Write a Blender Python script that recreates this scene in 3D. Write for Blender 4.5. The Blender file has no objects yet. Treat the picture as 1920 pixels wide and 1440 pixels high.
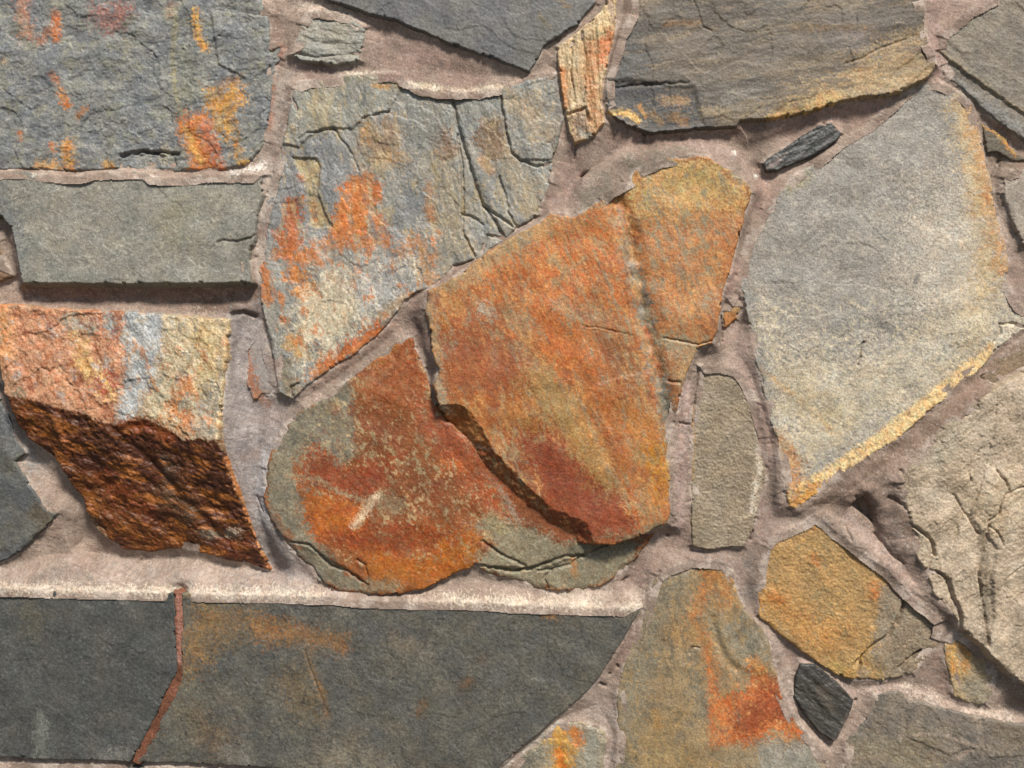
import bpy, math
import numpy as np
from mathutils import Vector

# ------------------------------------------------------------------ camera, sky, sun, exposure
C = bpy.context.scene
S = 1.6 / 1920.0            # metres per traced pixel on the wall plane
D = 1800.0                  # camera distance in the same unit (1.5 m)
ZC = 1.40                   # height of the picture centre above the pavement
cam = bpy.data.cameras.new('camera')
cam.sensor_width = 36.0
cam.lens = 36.0 * D / 1920.0
cam.clip_start = 0.05
cam.clip_end = 200.0
cam_ob = bpy.data.objects.new('camera', cam)
C.collection.objects.link(cam_ob)
cam_ob.location = (0, -D * S, ZC)
cam_ob.rotation_euler = (math.radians(90), 0, 0)
C.camera = cam_ob

SUN_EL, SUN_AZ = 50.0, 24.0          # above the horizon; to the right of the wall's normal
L = Vector((math.sin(math.radians(SUN_AZ)) * math.cos(math.radians(SUN_EL)),
            -math.cos(math.radians(SUN_AZ)) * math.cos(math.radians(SUN_EL)),
            math.sin(math.radians(SUN_EL))))
w = bpy.data.worlds.new('World')
C.world = w
w.use_nodes = True
nt = w.node_tree
sky = nt.nodes.new('ShaderNodeTexSky')
sky.sky_type = 'NISHITA'
sky.sun_disc = False
sky.sun_elevation = math.radians(SUN_EL)
sky.sun_rotation = math.atan2(L.x, L.y)
bg = nt.nodes['Background']
nt.links.new(sky.outputs[0], bg.inputs[0])
bg.inputs[1].default_value = 0.07
sun = bpy.data.lights.new('sun', 'SUN')
sun.energy = 4.4
sun.angle = math.radians(10.0)
sun.color = (1.0, 0.955, 0.89)
sun_ob = bpy.data.objects.new('sun', sun)
C.collection.objects.link(sun_ob)
sun_ob.location = (2, -4, 6)
sun_ob.rotation_euler = L.to_track_quat('Z', 'Y').to_euler()
C.view_settings.view_transform = 'Standard'
C.view_settings.look = 'None'
C.view_settings.gamma = 1.0
C.view_settings.use_curve_mapping = False
C.view_settings.exposure = 0.38

# ------------------------------------------------------------------ numeric helpers
F = np.float32
rs = np.random.RandomState(7)
_ga = rs.rand(8192) * 2 * np.pi
GX, GY = np.cos(_ga).astype(F), np.sin(_ga).astype(F)


def gn(x, y, seed):
    """gradient noise, about -0.7..0.7"""
    xi = np.floor(x); yi = np.floor(y)
    fx = (x - xi).astype(F); fy = (y - yi).astype(F)
    xi = xi.astype(np.int64); yi = yi.astype(np.int64)
    u = fx * fx * fx * (fx * (fx * 6 - 15) + 10)
    v = fy * fy * fy * (fy * (fy * 6 - 15) + 10)

    def g(i, j):
        k = (((xi + i) * 73856093) ^ ((yi + j) * 19349663) ^ (seed * 83492791)) 
        k = (k ^ (k >> 13)) & 8191
        return GX[k] * (fx - i) + GY[k] * (fy - j)
    a = g(0, 0); b = g(1, 0); c = g(0, 1); d = g(1, 1)
    return (a + u * (b - a)) * (1 - v) + (c + u * (d - c)) * v


def fbm(x, y, octv, seed, gain=0.55):
    s = np.zeros(x.shape, F); a = 1.0; f = 1.0
    for i in range(octv):
        s += a * gn(x * f + i * 17.3, y * f - i * 9.1, seed + i)
        a *= gain; f *= 2.03
    return s


def aniso(U, V, ang, stretch):
    c, s = math.cos(math.radians(ang)), math.sin(math.radians(ang))
    return (U * c + V * s) / stretch, -U * s + V * c


def sstep(a, b, x):
    t = np.clip((x - a) / (b - a), 0, 1)
    return t * t * (3 - 2 * t)


def pldist(U, V, pts, closed=False):
    P = [np.array(p, float) for p in pts]
    if len(P) == 1:
        return np.hypot(U - P[0][0], V - P[0][1]).astype(F)
    n = len(P)
    best = np.full(U.shape, 1e12, F)
    for i in range(n if closed else n - 1):
        a, b = P[i], P[(i + 1) % n]
        ex, ey = b - a
        l2 = ex * ex + ey * ey + 1e-9
        t = np.clip(((U - a[0]) * ex + (V - a[1]) * ey) / l2, 0, 1)
        dx = U - (a[0] + t * ex); dy = V - (a[1] + t * ey)
        np.minimum(best, dx * dx + dy * dy, out=best)
    return np.sqrt(best)


def pinside(U, V, pts):
    ins = np.zeros(U.shape, bool)
    n = len(pts)
    for i in range(n):
        x1, y1 = pts[i]; x2, y2 = pts[(i + 1) % n]
        if y1 == y2:
            continue
        c = ((y1 > V) != (y2 > V)) & (U < (x2 - x1) * (V - y1) / (y2 - y1) + x1)
        ins ^= c
    return ins


def psdf(U, V, pts):
    """positive inside"""
    d = pldist(U, V, pts, True)
    return np.where(pinside(U, V, pts), d, -d).astype(F)


PIG = 0.76                  # how far the stone colours noted from the photograph lie above the real reflectances


def lin(c):
    c = np.array(c, float) / 255.0
    return (np.where(c <= 0.04045, c / 12.92, ((c + 0.055) / 1.055) ** 2.4) * PIG).astype(F)


def pts_of(s):
    return [tuple(float(v) for v in t.split(',')) for t in s.split()]


# ------------------------------------------------------------------ materials
def make_mat(name, speck=0.5, scale=700.0, bump=0.4, rough=0.75, spec=0.3, streak=0.0):
    m = bpy.data.materials.new(name)
    m.use_nodes = True
    t = m.node_tree; N = t.nodes; K = t.links
    b = N['Principled BSDF']
    at = N.new('ShaderNodeAttribute'); at.attribute_name = 'pigment'
    tc = N.new('ShaderNodeTexCoord')
    mp = N.new('ShaderNodeMapping'); K.new(tc.outputs['Object'], mp.inputs[0])
    mp.inputs['Scale'].default_value = (1.0, 1.0, 1.0 - 0.75 * streak)
    n1 = N.new('ShaderNodeTexNoise'); n1.inputs['Scale'].default_value = scale
    n1.inputs['Detail'].default_value = 3.0; n1.inputs['Roughness'].default_value = 0.65
    K.new(mp.outputs[0], n1.inputs['Vector'])
    n2 = N.new('ShaderNodeTexNoise'); n2.inputs['Scale'].default_value = scale * 0.22
    n2.inputs['Detail'].default_value = 4.0; n2.inputs['Roughness'].default_value = 0.6
    K.new(mp.outputs[0], n2.inputs['Vector'])
    r1 = N.new('ShaderNodeMapRange'); r1.inputs[1].default_value = 0.3; r1.inputs[2].default_value = 0.7
    r1.inputs[3].default_value = 1.0 - speck; r1.inputs[4].default_value = 1.0 + speck
    K.new(n1.outputs['Fac'], r1.inputs[0])
    r2 = N.new('ShaderNodeMapRange'); r2.inputs[1].default_value = 0.3; r2.inputs[2].default_value = 0.7
    r2.inputs[3].default_value = 1.0 - speck * 0.45; r2.inputs[4].default_value = 1.0 + speck * 0.45
    K.new(n2.outputs['Fac'], r2.inputs[0])
    mu = N.new('ShaderNodeMath'); mu.operation = 'MULTIPLY'
    K.new(r1.outputs[0], mu.inputs[0]); K.new(r2.outputs[0], mu.inputs[1])
    vm = N.new('ShaderNodeVectorMath'); vm.operation = 'SCALE'
    K.new(at.outputs['Color'], vm.inputs[0]); K.new(mu.outputs[0], vm.inputs['Scale'])
    K.new(vm.outputs[0], b.inputs['Base Color'])
    b.inputs['Roughness'].default_value = rough
    b.inputs['Specular IOR Level'].default_value = spec
    ad = N.new('ShaderNodeMath'); ad.operation = 'MULTIPLY_ADD'
    K.new(n2.outputs['Fac'], ad.inputs[0]); ad.inputs[1].default_value = 1.6
    K.new(n1.outputs['Fac'], ad.inputs[2])
    bp = N.new('ShaderNodeBump'); bp.inputs['Strength'].default_value = bump
    bp.inputs['Distance'].default_value = 0.0012
    K.new(ad.outputs[0], bp.inputs['Height']); K.new(bp.outputs[0], b.inputs['Normal'])
    return m


MAT = {
    'slate': make_mat('slate', 0.38, 430, 0.35, 0.6, 0.35),
    'grit': make_mat('gritty_stone', 0.38, 380, 0.6, 0.62, 0.35),
    'rust': make_mat('rusty_slate', 0.38, 430, 0.35, 0.52, 0.4),
    'gloss': make_mat('glossy_slate', 0.42, 430, 0.5, 0.48, 0.35),
    'black': make_mat('black_slate', 0.4, 400, 0.5, 0.5, 0.45),
    'mortar': make_mat('mortar', 0.26, 480, 0.5, 0.88, 0.15),
}

# ------------------------------------------------------------------ the stones, traced on the wall
ST = []


def stone(label, pts, H=24, tilt=(0, 0), col=(120, 120, 115), col2=None, mat='slate', R=7, rough=2.6,
          proud=9, pdir=7, und=3.0, flake=(0, 60, 0, 1), grain=0.8, streak=(0, 1), mott=0.16,
          patches=(), flecks=(), cracks=(), plates=(), bevels=(), late=(), step=0.9, name='stone'):
    ST.append(dict(label=label, pts=pts_of(pts), H=H, tilt=tilt, col=col, col2=col2 or col, mat=mat, R=R, rough=rough,
                   proud=proud, pdir=pdir, und=und, flake=flake, grain=grain, streak=streak, mott=mott,
                   patches=patches, flecks=flecks, cracks=cracks, plates=plates, bevels=bevels, late=late, step=step, name=name))


def P(pts, col, k=1.0, soft=5, na=9, wl=20):      # polygon stain
    return ('P', pts_of(pts), 0, col, k, soft, na, wl)


def B(pts, r, col, k=1.0, soft=None, na=None, wl=None):     # brushed colour along a line: stains, also painted shade and highlights
    return ('B', pts_of(pts), r, col, k, soft or max(2, r * .35), r * .7 if na is None else na, wl or max(8, r * 1.2))


ORA = (200, 122, 60); OCH = (200, 146, 72); GOLD = (222, 166, 86); RUS = (168, 88, 42); DRU = (140, 66, 30)
CRE = (214, 186, 140); GRE = (128, 126, 116); BLU = (128, 131, 133); PAL = (178, 166, 140)

stone('blue grey slate slab with orange rust spots in the upper left corner',
      '-150,-150 490,-150 495,0 504,28 503,59 510,76 524,88 525,108 516,121 513,149 508,180 506,215 501,243 496,264 479,292 458,309 420,318 347,319 271,318 222,314 163,319 45,317 0,318 -150,320',
      H=26, tilt=(0, 0.01), col=(122, 123, 122), col2=(136, 135, 127), proud=5, step=1.6, flake=(3.8, 46, -20, 1.5), grain=1.2, und=5, mott=.22,
      flecks=[('-80,-80 495,0 525,100 480,310 -80,320', (92, 94, 95), 34, 5, 1.6, -25, 0.2, .45), ('-80,-80 495,0 525,100 480,310 -80,320', (166, 162, 148), 14, 5, 1.5, -25, 0.24, .5), ('-80,-80 495,0 525,100 480,310 -80,320', (150, 146, 122), 40, 4, 1, 0, 0.22, .5)],
      patches=[B('366,22 372,70 384,88', 7, GOLD), P('388,160 420,172 446,155 462,185 440,215 446,262 462,310 446,312 432,268 404,240 392,205', OCH, 1, 5, 16, 14), P('342,208 372,212 396,225 388,262 400,300 422,318 360,318 350,285 335,245', ORA),
               B('385,235 400,280 410,308', 11, (186, 110, 72)), B('396,180 425,235', 7, GOLD, .8), B('436,180 440,200', 6, (196, 136, 62), .8),
               B('352,245 362,275 375,300', 6, GOLD, .9), B('395,190 415,160 440,150', 9, (170, 124, 74), .7), B('38,8 46,40 45,62', 13, (190, 130, 95), .75), B('103,25 103,70', 7, (196, 118, 70)),
               B('72,78 95,50', 7, (175, 115, 80), .7), B('185,28 215,42 228,14', 18, (160, 108, 92), .85), B('320,8 316,24', 8, (160, 115, 85), .7),
               B('112,172 126,198', 7, ORA), B('98,142 108,155', 6, (190, 120, 70), .8), B('148,218 160,205', 6, (185, 120, 60), .7), 
               B('36,248 40,258', 5, ORA, .9), B('97,272 99,280', 5, ORA, .8), B('125,272 130,310', 12, (200, 140, 70), .9), B('75,312 100,310', 9, (195, 150, 95), .9), B('200,308 206,312', 8, (205, 160, 95), .9), B('8,115', 9, (165, 140, 105), .6),
               B('330,15 322,110 328,170 340,212', 4, (168, 156, 112), .7), B('345,100 350,200', 16, (130, 128, 108), .6), B('308,278 306,300', 8, PAL, .6)],
      cracks=[('226,292 258,284 300,284 334,289', 3.2, 16)],
      plates=[('225,292 260,286 330,290 325,325 222,325', -6, 3), ('395,20 500,30 510,120 470,150 410,120', 3, 3)])

stone('olive grey rectangular block below the slab with rust spots',
      '-150,322 0,321 45,320 94,327 149,329 174,322 271,320 285,331 347,333 382,326 437,327 491,328 491,365 481,399 477,441 467,487 473,530 347,531 243,532 45,531 38,501 31,462 21,427 0,403 -150,392',
      H=42, tilt=(0, 0.06), col=(138, 134, 122), col2=(146, 140, 125), R=2, step=1.0, rough=1.5, proud=9, pdir=26, flake=(1.2, 60, 10, 1.5), grain=1.0, und=3,
      flecks=[('0,326 491,333 472,530 45,531', (112, 112, 104), 7, 3, 1.4, -30, 0.2, .5), ('0,326 491,333 472,530 45,531', (172, 168, 150), 6, 3, 1.4, -30, 0.24, .5)],
      patches=[B('0,360 25,420 35,500', 16, (112, 114, 112), .8, 8), B('340,400 330,440', 26, (145, 138, 108), .5, 14), B('60,327 110,336 160,333', 3, (222, 208, 188), .9), B('300,338 360,338 430,331', 3, (222, 208, 188), .9), B('455,450 475,520', 12, (115, 110, 96), .6, 6)],
      cracks=[('408,456 420,450 440,453 470,447 482,438', 2.4, 5)])

stone('small brown stone at the left edge beside the olive block',
      '-150,425 0,452 8,480 14,500 21,518 0,527 -150,532', H=22, col=(140, 112, 86), mat='grit', proud=6)

stone('stone split into a rust red upper face and a dark brown broken lower face',
      '-150,568 0,571 42,571 73,579 104,579 174,581 222,582 278,586 326,591 375,595 425,598 424,636 422,674 417,723 413,782 411,827 425,879 441,931 455,980 465,1009 483,1068 491,1084 448,1068 410,1062 361,1048 312,1039 257,1048 201,1042 187,1029 156,1009 142,982 135,940 115,911 97,872 45,824 21,792 14,754 7,737 3,716 -6,678 -150,650',
      H=58, tilt=(0, 0.07), col=(176, 132, 98), col2=(160, 140, 112), mat='gloss', R=5, rough=2.0, proud=34, pdir=-4, step=2.2, flake=(3.4, 30, 65, 1.8), grain=1.4, und=4,
      patches=[P('15,572 228,575 236,700 218,795 50,752 10,700', (196, 140, 104), 1, 5, 11, 24), P('225,578 312,585 304,640 294,700 262,770 230,800 219,780 236,700', (172, 172, 168), 1, 4, 10, 16),
               P('306,580 430,592 420,830 335,820 285,790 262,770 296,700', (190, 172, 138), 1, 5, 11, 20), B('0,575 8,660', 14, (214, 152, 100)), B('155,685 180,705 205,735', 15, (216, 172, 104), .9, 4, 12, 14), B('140,620 150,660', 12, (205, 165, 105), .8), B('125,600 165,615', 14, (150, 148, 130), .8), B('195,590 205,620', 10, (145, 150, 145), .9),
               B('380,625 400,680 370,720', 18, (204, 174, 120), .8, 8, 14), B('345,720 330,770 365,800', 16, (190, 122, 70), .9), B('350,745 340,760', 7, (130, 130, 115)), B('395,740 385,810', 16, (150, 140, 124), .8), B('180,715 195,735', 8, (170, 95, 68)), B('205,700 215,720', 8, (170, 95, 68)), B('423,605 418,720 412,800', 4, CRE, .8),
               P('7,741 56,749 104,765 153,774 194,791 222,799 240,788 274,787 312,801 344,826 378,822 412,827 428,879 458,980 492,1086 448,1075 312,1050 200,1055 120,930 20,800', (92, 52, 24), 1, 1, 3, 12),
               B('30,770 60,800 110,830', 20, (126, 74, 30), .8, 8, 12), B('105,775 122,850', 5, (165, 96, 48), .8), B('150,920 190,980 240,1030 310,1030', 34, (122, 70, 24), .85, 12, 26), B('180,900 210,930 260,960', 16, (128, 66, 30), .8), B('230,800 270,795 320,820', 12, (140, 74, 36), .8),
               B('300,870 312,885', 12, (118, 110, 98), .7), B('150,790 190,830 160,870', 18, (80, 48, 26), .6), B('270,850 350,890 410,900', 22, (82, 50, 28), .6), B('300,930 340,960', 22, (104, 82, 60), .6), B('365,1008 400,1012 430,1005', 9, (150, 132, 112), .9), B('400,1030 450,1045', 14, (126, 64, 28), .8), B('330,1030 350,1035', 10, (140, 86, 34), .7),
               B('424,865 440,915 458,975 472,1025 486,1075', 5, (206, 140, 88), .95)],
      flecks=[('220,580 425,598 412,820 260,780', (206, 184, 150), 18, 5, 1.6, 75, 0.24, .6), ('220,580 425,598 412,820 260,780', (132, 132, 126), 20, 5, 2.0, 70, 0.28, .6), ('220,640 425,640 412,820 260,800', (196, 130, 80), 24, 5, 1.6, 60, 0.26, .7), ('10,572 236,580 218,800 10,720', (172, 168, 158), 20, 5, 1.5, 60, 0.32, .7), ('7,741 200,790 412,827 492,1086 200,1055 20,800', (80, 46, 24), 26, 6, 4.0, 25, 0.16, .7), ('7,741 200,790 412,827 492,1086 200,1055 20,800', (168, 102, 44), 18, 5, 3.5, 20, 0.2, .75), ('10,572 236,580 218,800 10,720', (206, 160, 120), 16, 5, 1.5, 60, 0.22, .7), ('10,572 236,580 218,800 10,720', (140, 78, 52), 20, 5, 1.5, 60, 0.2, .7)],
      cracks=[('205,800 250,840 290,885 345,955 400,1010', 12, 5), ('104,765 120,830 118,880', 8, 3), ('372,620 366,650 352,690 345,700', 2.6, 5), ('62,700 75,690 90,697 98,690', 2.6, 4)],
      bevels=[('Q', '7,741 56,749 104,765 153,774 194,791 222,799 240,788 274,787 312,801 344,826 378,822 412,827', 0.36)])

stone('dark slate at the left edge under the split stone',
      '-150,735 0,748 16,779 28,813 45,851 28,865 49,900 69,928 87,956 104,964 83,989 66,1006 38,1034 0,1053 -150,1085',
      H=18, col=(90, 91, 89), col2=(102, 100, 90), proud=12, pdir=4, flake=(2, 50, 0, 1), grain=0.9, und=4,
      patches=[B('0,760 15,810 20,840', 14, (120, 120, 118), .7, 6), B('70,960 85,980', 14, (98, 84, 66), .8)])

stone('plain dark charcoal slab at bottom left',
      '-150,1101 0,1103 139,1107 323,1112 327,1134 329,1200 331,1264 311,1297 290,1346 262,1398 244,1428 191,1427 104,1425 0,1420 -150,1419',
      H=36, col=(78, 78, 74), col2=(86, 85, 79), R=4, step=0.8, rough=0.9, proud=4, pdir=5, flake=(0.5, 70, 0, 1), grain=1.1, und=2, mott=.2,
      flecks=[('-80,1101 341,1112 330,1266 250,1430 -80,1420', (112, 112, 106), 5, 3, 1.3, 20, 0.22, .5), ('-80,1101 341,1112 330,1266 250,1430 -80,1420', (58, 60, 60), 6, 3, 1.3, 20, 0.2, .5)],
      patches=[B('50,1145 70,1180', 18, (112, 104, 84), .5, 10), B('75,1350 80,1420', 12, (122, 122, 112), .7), B('200,1422 235,1415', 12, (128, 124, 116), .7), B('195,1118 235,1126', 6, (140, 138, 128), .5)])

stone('long dark grey slab with brown ochre stains along the bottom',
      '340,1113 480,1115 619,1119 674,1124 758,1127 897,1129 950,1133 1089,1138 1201,1141 1190,1162 1165,1204 1144,1239 1124,1270 1089,1308 1047,1343 995,1388 950,1426 900,1480 500,1440 347,1432 255,1430 295,1364 330,1288 338,1266',
      H=36, tilt=(0.004, 0), step=0.8, col=(91, 89, 82), col2=(99, 95, 84), R=4, rough=0.9, proud=4, pdir=5, flake=(0.8, 60, 40, 1.4), grain=1.5, und=2.5, mott=.2,
      flecks=[('342,1113 1200,1141 1124,1270 950,1426 900,1480 259,1430', (122, 116, 102), 5, 3, 1.5, 60, 0.2, .55), ('342,1113 1200,1141 1124,1270 950,1426 900,1480 259,1430', (62, 61, 56), 6, 3, 1.5, 60, 0.18, .55), ('342,1113 1200,1141 1124,1270 950,1426 900,1480 259,1430', (108, 98, 80), 70, 4, 1.3, 30, 0.1, .28), ('342,1113 1200,1141 1124,1270 950,1426 900,1480 259,1430', (86, 85, 82), 60, 4, 1, 0, 0.1, .3)],
      patches=[P('365,1140 440,1135 478,1160 400,1225 345,1285 344,1200', (150, 112, 62), .75, 12, 14, 30), P('470,1150 560,1172 655,1196 640,1222 560,1208 480,1205', (150, 104, 56), .8, 8, 12, 24), B('572,1225 600,1290 615,1345', 6, (128, 96, 58), .8), B('545,1280 570,1320', 26, (122, 100, 64), .6, 12),
               B('355,1360 400,1380', 30, (116, 90, 58), .55, 14), B('1022,1142 1036,1152', 10, (170, 116, 58), .8), B('350,1117 700,1127 1190,1143', 4, (168, 140, 90), .55), B('600,1440 660,1410 700,1440', 26, (146, 134, 112), .6, 12), B('785,1340 795,1320', 8, (120, 92, 62), .7), B('870,1285 880,1275', 7, (128, 92, 60), .7), B('900,1240 906,1236', 6, (120, 90, 62), .6), B('340,1290 345,1400', 22, (110, 108, 92), .5, 10), B('430,1410 450,1420', 16, (128, 122, 112), .6), B('745,1200 760,1210', 16, (130, 112, 88), .5)],
      cracks=[('570,1218 584,1260 596,1292 612,1335', 2.6, 1.5)])

stone('narrow terracotta joint between the two dark slabs',
      '326,1109 344,1110 343,1267 336,1290 301,1367 261,1435 246,1430 263,1394 291,1342 312,1293 330,1261 328,1200 326,1134',
      H=34, col=(132, 84, 62), col2=(106, 66, 44), mat='grit', R=3, rough=2.2, proud=4, pdir=0, grain=1.3, und=1, name='mortar_joint',
      patches=[B('335,1120 337,1240', 5, (168, 118, 100), .8)])

stone('grey stone cut off by the bottom edge under the charcoal slab',
      '-150,1426 0,1428 104,1432 191,1434 245,1438 347,1438 500,1446 620,1466 640,1600 -150,1600', H=26, col=(92, 90, 82), col2=(98, 94, 84), proud=2, pdir=2)

stone('grey and orange stained stone with branching cracks at upper centre',
      '563,153 629,146 643,141 688,141 730,137 753,141 758,150 792,165 858,172 907,170 938,163 980,151 992,142 1019,137 1045,139 1054,187 1059,222 1051,257 1037,299 1032,344 1019,375 1009,403 971,427 949,446 897,484 851,497 827,525 806,542 782,546 758,563 737,595 706,629 674,657 626,688 595,709 560,737 549,747 525,737 518,702 511,654 501,612 490,567 483,515 482,480 487,417 501,368 515,319 522,285 536,243 541,205 551,167',
      H=30, tilt=(0.005, 0.012), col=(158, 153, 140), col2=(144, 143, 136), mat='rust', R=6, step=1.2, rough=2.6, proud=4, pdir=8, flake=(2.6, 50, 75, 2.0), grain=1.1, und=4,
      patches=[P('560,155 752,140 745,185 722,212 690,222 660,240 620,244 545,275 540,215', (152, 148, 134), .9, 8), B('600,180 610,225', 22, (160, 148, 116), .7, 10), B('640,145 740,152', 7, (150, 140, 112), .7), B('700,160 728,162', 4, OCH, .7), 
               P('520,300 570,262 625,246 655,290 668,318 640,350 625,420 618,445 560,440 505,450 490,500 486,440 505,365', (140, 139, 136), 1, 6, 8), P('548,295 590,295 601,310 595,360 610,400 622,425 590,425 578,420 577,380 572,340 555,312', (172, 152, 112), 1, 3, 4), B('585,380 590,410', 5, ORA, .7), B('560,330 566,336', 4, ORA, .7),
               P('645,342 668,325 682,330 702,358 716,372 702,384 690,420 700,440 720,452 700,468 640,470 606,474 570,492 555,480 612,442 628,400 636,362', ORA, 1, 3, 10, 16), P('532,372 567,368 566,400 560,420 566,455 550,488 538,480 520,460 508,432 535,425', (176, 102, 58), 1, 3, 8, 14),
               B('705,410 720,440', 12, (196, 120, 62), .9), B('695,370 705,350 690,335', 10, (196, 120, 66)), B('755,470 780,455 795,470 800,520', 16, (190, 130, 74), .85, 4, 14, 12), B('800,390 810,410', 6, ORA, .7), B('555,515 575,545 585,552', 19, (204, 128, 62), 1, 4, 14, 14), B('490,500 500,520 505,560', 9, (196, 122, 64), .9), B('520,475 600,490', 10, ORA, .8), 
               B('620,515 650,540', 9, (190, 118, 66), .9), B('668,505 672,525', 7, (190, 118, 70), .8), B('530,600 536,604', 7, ORA, .8), P('560,560 620,500 700,520 680,575 690,600 620,660 570,680 545,640', (210, 192, 158), .9, 14, 16, 30), P('670,490 760,480 790,520 750,560 690,580 660,540', (176, 172, 166), .85, 14, 14, 28), P('590,450 720,470 690,500 600,520', (160, 154, 140), .6, 12),
               B('620,680 660,650 705,622 715,606', 13, (188, 106, 50), 1, 4, 9, 12), B('590,702 606,690', 9, (196, 120, 56), .8), B('545,640 560,660', 12, (206, 160, 96), .8), B('590,645 594,655', 10, (116, 116, 112), .9), B('720,590 760,560', 10, (165, 130, 90), .7), B('530,690 550,740', 14, (140, 124, 96), .8), B('720,605 735,612', 8, (110, 104, 92), .9),
               P('678,232 745,222 752,270 745,300 690,300 672,270', (146, 118, 88), .85, 8), B('684,240 686,262', 8, (190, 140, 80), .7), B('690,300 760,300', 16, (176, 144, 98), .7, 8), B('832,255 836,292', 18, (126, 98, 76), .95, 4), B('820,262 824,285', 8, (170, 130, 85), .7), P('892,232 940,215 948,260 960,296 920,300 890,270', (130, 104, 78), .95, 4), B('905,300 920,318', 9, (190, 140, 85), .7),
               P('760,180 850,175 840,240 800,300 765,300 770,230', (132, 128, 116), .8, 8), B('765,320 770,400', 20, (124, 124, 122), .7, 8), B('830,320 850,400 850,460', 30, (164, 146, 114), .65, 14), B('805,350 812,410', 8, (176, 122, 72), .6), B('980,200 1020,240', 26, (172, 146, 108), .7, 12), B('960,320 1000,380', 28, (164, 146, 116), .7, 12), B('860,180 930,180', 14, (136, 134, 122), .8), B('1040,145 1050,220 1040,290', 6, (122, 114, 104), .6)],
      flecks=[('540,140 1060,140 1030,380 780,560 500,430', (120, 120, 114), 16, 6, 3.5, 80, 0.18, .6), ('540,140 1060,140 1030,380 780,560 500,430', (186, 164, 122), 14, 6, 3.0, 80, 0.22, .6), ('560,480 800,480 760,570 560,720', (226, 212, 184), 9, 5, 2.5, 80, 0.16, .6), ('485,430 830,420 800,560 560,745 490,560', (196, 122, 66), 22, 6, 2.0, 75, 0.24, .8), ('485,430 830,420 800,560 560,745 490,560', (120, 118, 110), 16, 4, 1.5, 75, 0.26, .6)],
      cracks=[('850,190 856,222 866,262 878,300 892,345 905,382 925,410 945,446', 3.2, 9), ('858,250 866,300 868,350 868,400 866,432 885,470 893,486', 2.6, 6), ('938,165 942,205 950,250 958,285 975,300 1005,312 1036,306', 2.4, 6), ('936,330 948,370 954,400 970,428', 2.4, 6), ('905,385 935,405 960,425', 3, 7), ('680,221 705,214 728,208', 2.4, 4), ('560,262 575,250 600,245 626,240', 2.2, 4), ('626,240 660,290 672,318', 2.4, 4), ('866,400 890,408 905,420', 2.6, 5), ('549,745 545,725 560,720', 2.8, 6), ('548,185 556,205', 2.6, 5), ('905,470 915,440 945,448', 2.5, 5)],
      plates=[('555,140 752,130 748,175 725,210 682,221 660,240 625,240 590,247 560,275 530,270', 3.5, 2), ('548,295 590,295 601,310 595,360 610,400 622,425 590,425 578,420 577,380 572,340 555,312', -4, 2), ('892,232 940,215 948,260 960,296 920,300 890,270', 1.5, 3), ('816,255 850,250 850,292 836,298 812,290', 1.2, 2), ('938,165 1045,139 1062,222 1037,300 975,300 958,285 945,230', 3.5, 2), ('850,190 880,300 945,446 895,486 868,410 862,300', -3, 5)])

stone('small grey stone set in pink mortar near the top',
      '577,21 591,17 633,24 661,30 685,52 684,69 673,113 633,123 595,118 567,115 548,104 556,76 562,45',
      H=30, tilt=(0, 0.12), col=(150, 148, 136), col2=(160, 153, 138), R=6, rough=2.0, proud=6, pdir=10, flake=(3, 22, 8, 3), grain=1.2, und=3,
      patches=[B('615,28 640,34', 8, (166, 140, 108), .7), B('640,60 650,80', 18, (142, 138, 120), .6)], cracks=[('555,100 590,108 640,104 670,100', 2.6, 4)])

stone('blue grey slab hanging from the top edge',
      '540,-150 590,-16 619,0 654,11 702,27 737,34 792,57 848,83 914,104 959,122 980,130 992,132 1002,118 1019,87 1047,69 1082,45 1106,17 1117,3 1125,-150',
      H=38, tilt=(0, 0.03), col=(104, 103, 102), col2=(114, 111, 105), R=3, rough=2.0, proud=5, pdir=10, flake=(1.2, 60, 25, 1.5), grain=1.1, und=3, mott=.12,
      patches=[B('1050,0 1065,12', 4, (150, 118, 72), .8), B('1010,30 1030,50', 4, (140, 120, 84), .7), B('1040,20 1020,80', 24, (110, 108, 98), .6, 10), B('880,20 960,50', 30, (116, 114, 110), .4, 14)])

stone('narrow cream and orange upright stone with vertical ridges',
      '1135,-150 1139,0 1124,24 1096,49 1065,73 1045,87 1047,115 1052,146 1056,184 1063,222 1070,250 1077,267 1103,259 1117,250 1134,229 1132,205 1127,184 1131,149 1139,125 1144,94 1153,56 1156,14 1160,-150',
      H=40, tilt=(0, 0), col=(214, 188, 146), col2=(200, 164, 120), mat='rust', R=4, rough=2.0, proud=14, pdir=4, flake=(3.5, 13, 86, 6), grain=1.6, und=2,
      patches=[B('1140,70 1128,110', 12, (210, 124, 70), .9), B('1110,80 1108,160 1110,220', 9, (200, 140, 90), .8), B('1054,130 1060,200', 6, (206, 132, 72), .8), B('1080,70 1078,180', 3, (168, 150, 118), .7), B('1092,150 1098,210', 4, (160, 144, 116), .7), B('1130,10 1140,40 1120,60', 10, (226, 200, 150), .9), P('1066,212 1095,202 1102,225 1110,250 1078,256', (150, 122, 98), .95, 3), B('1090,248 1102,254', 7, (150, 146, 132), .8), B('1142,0 1150,40', 5, (160, 128, 105), .8), B('1128,210 1120,240', 7, (198, 146, 100), .8)],
      cracks=[('1064,214 1080,208 1098,202 1104,226', 2.8, 6), ('1072,78 1070,130 1078,190', 2.8, 4), ('1092,60 1098,110 1094,190', 2.8, 4)])

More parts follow.
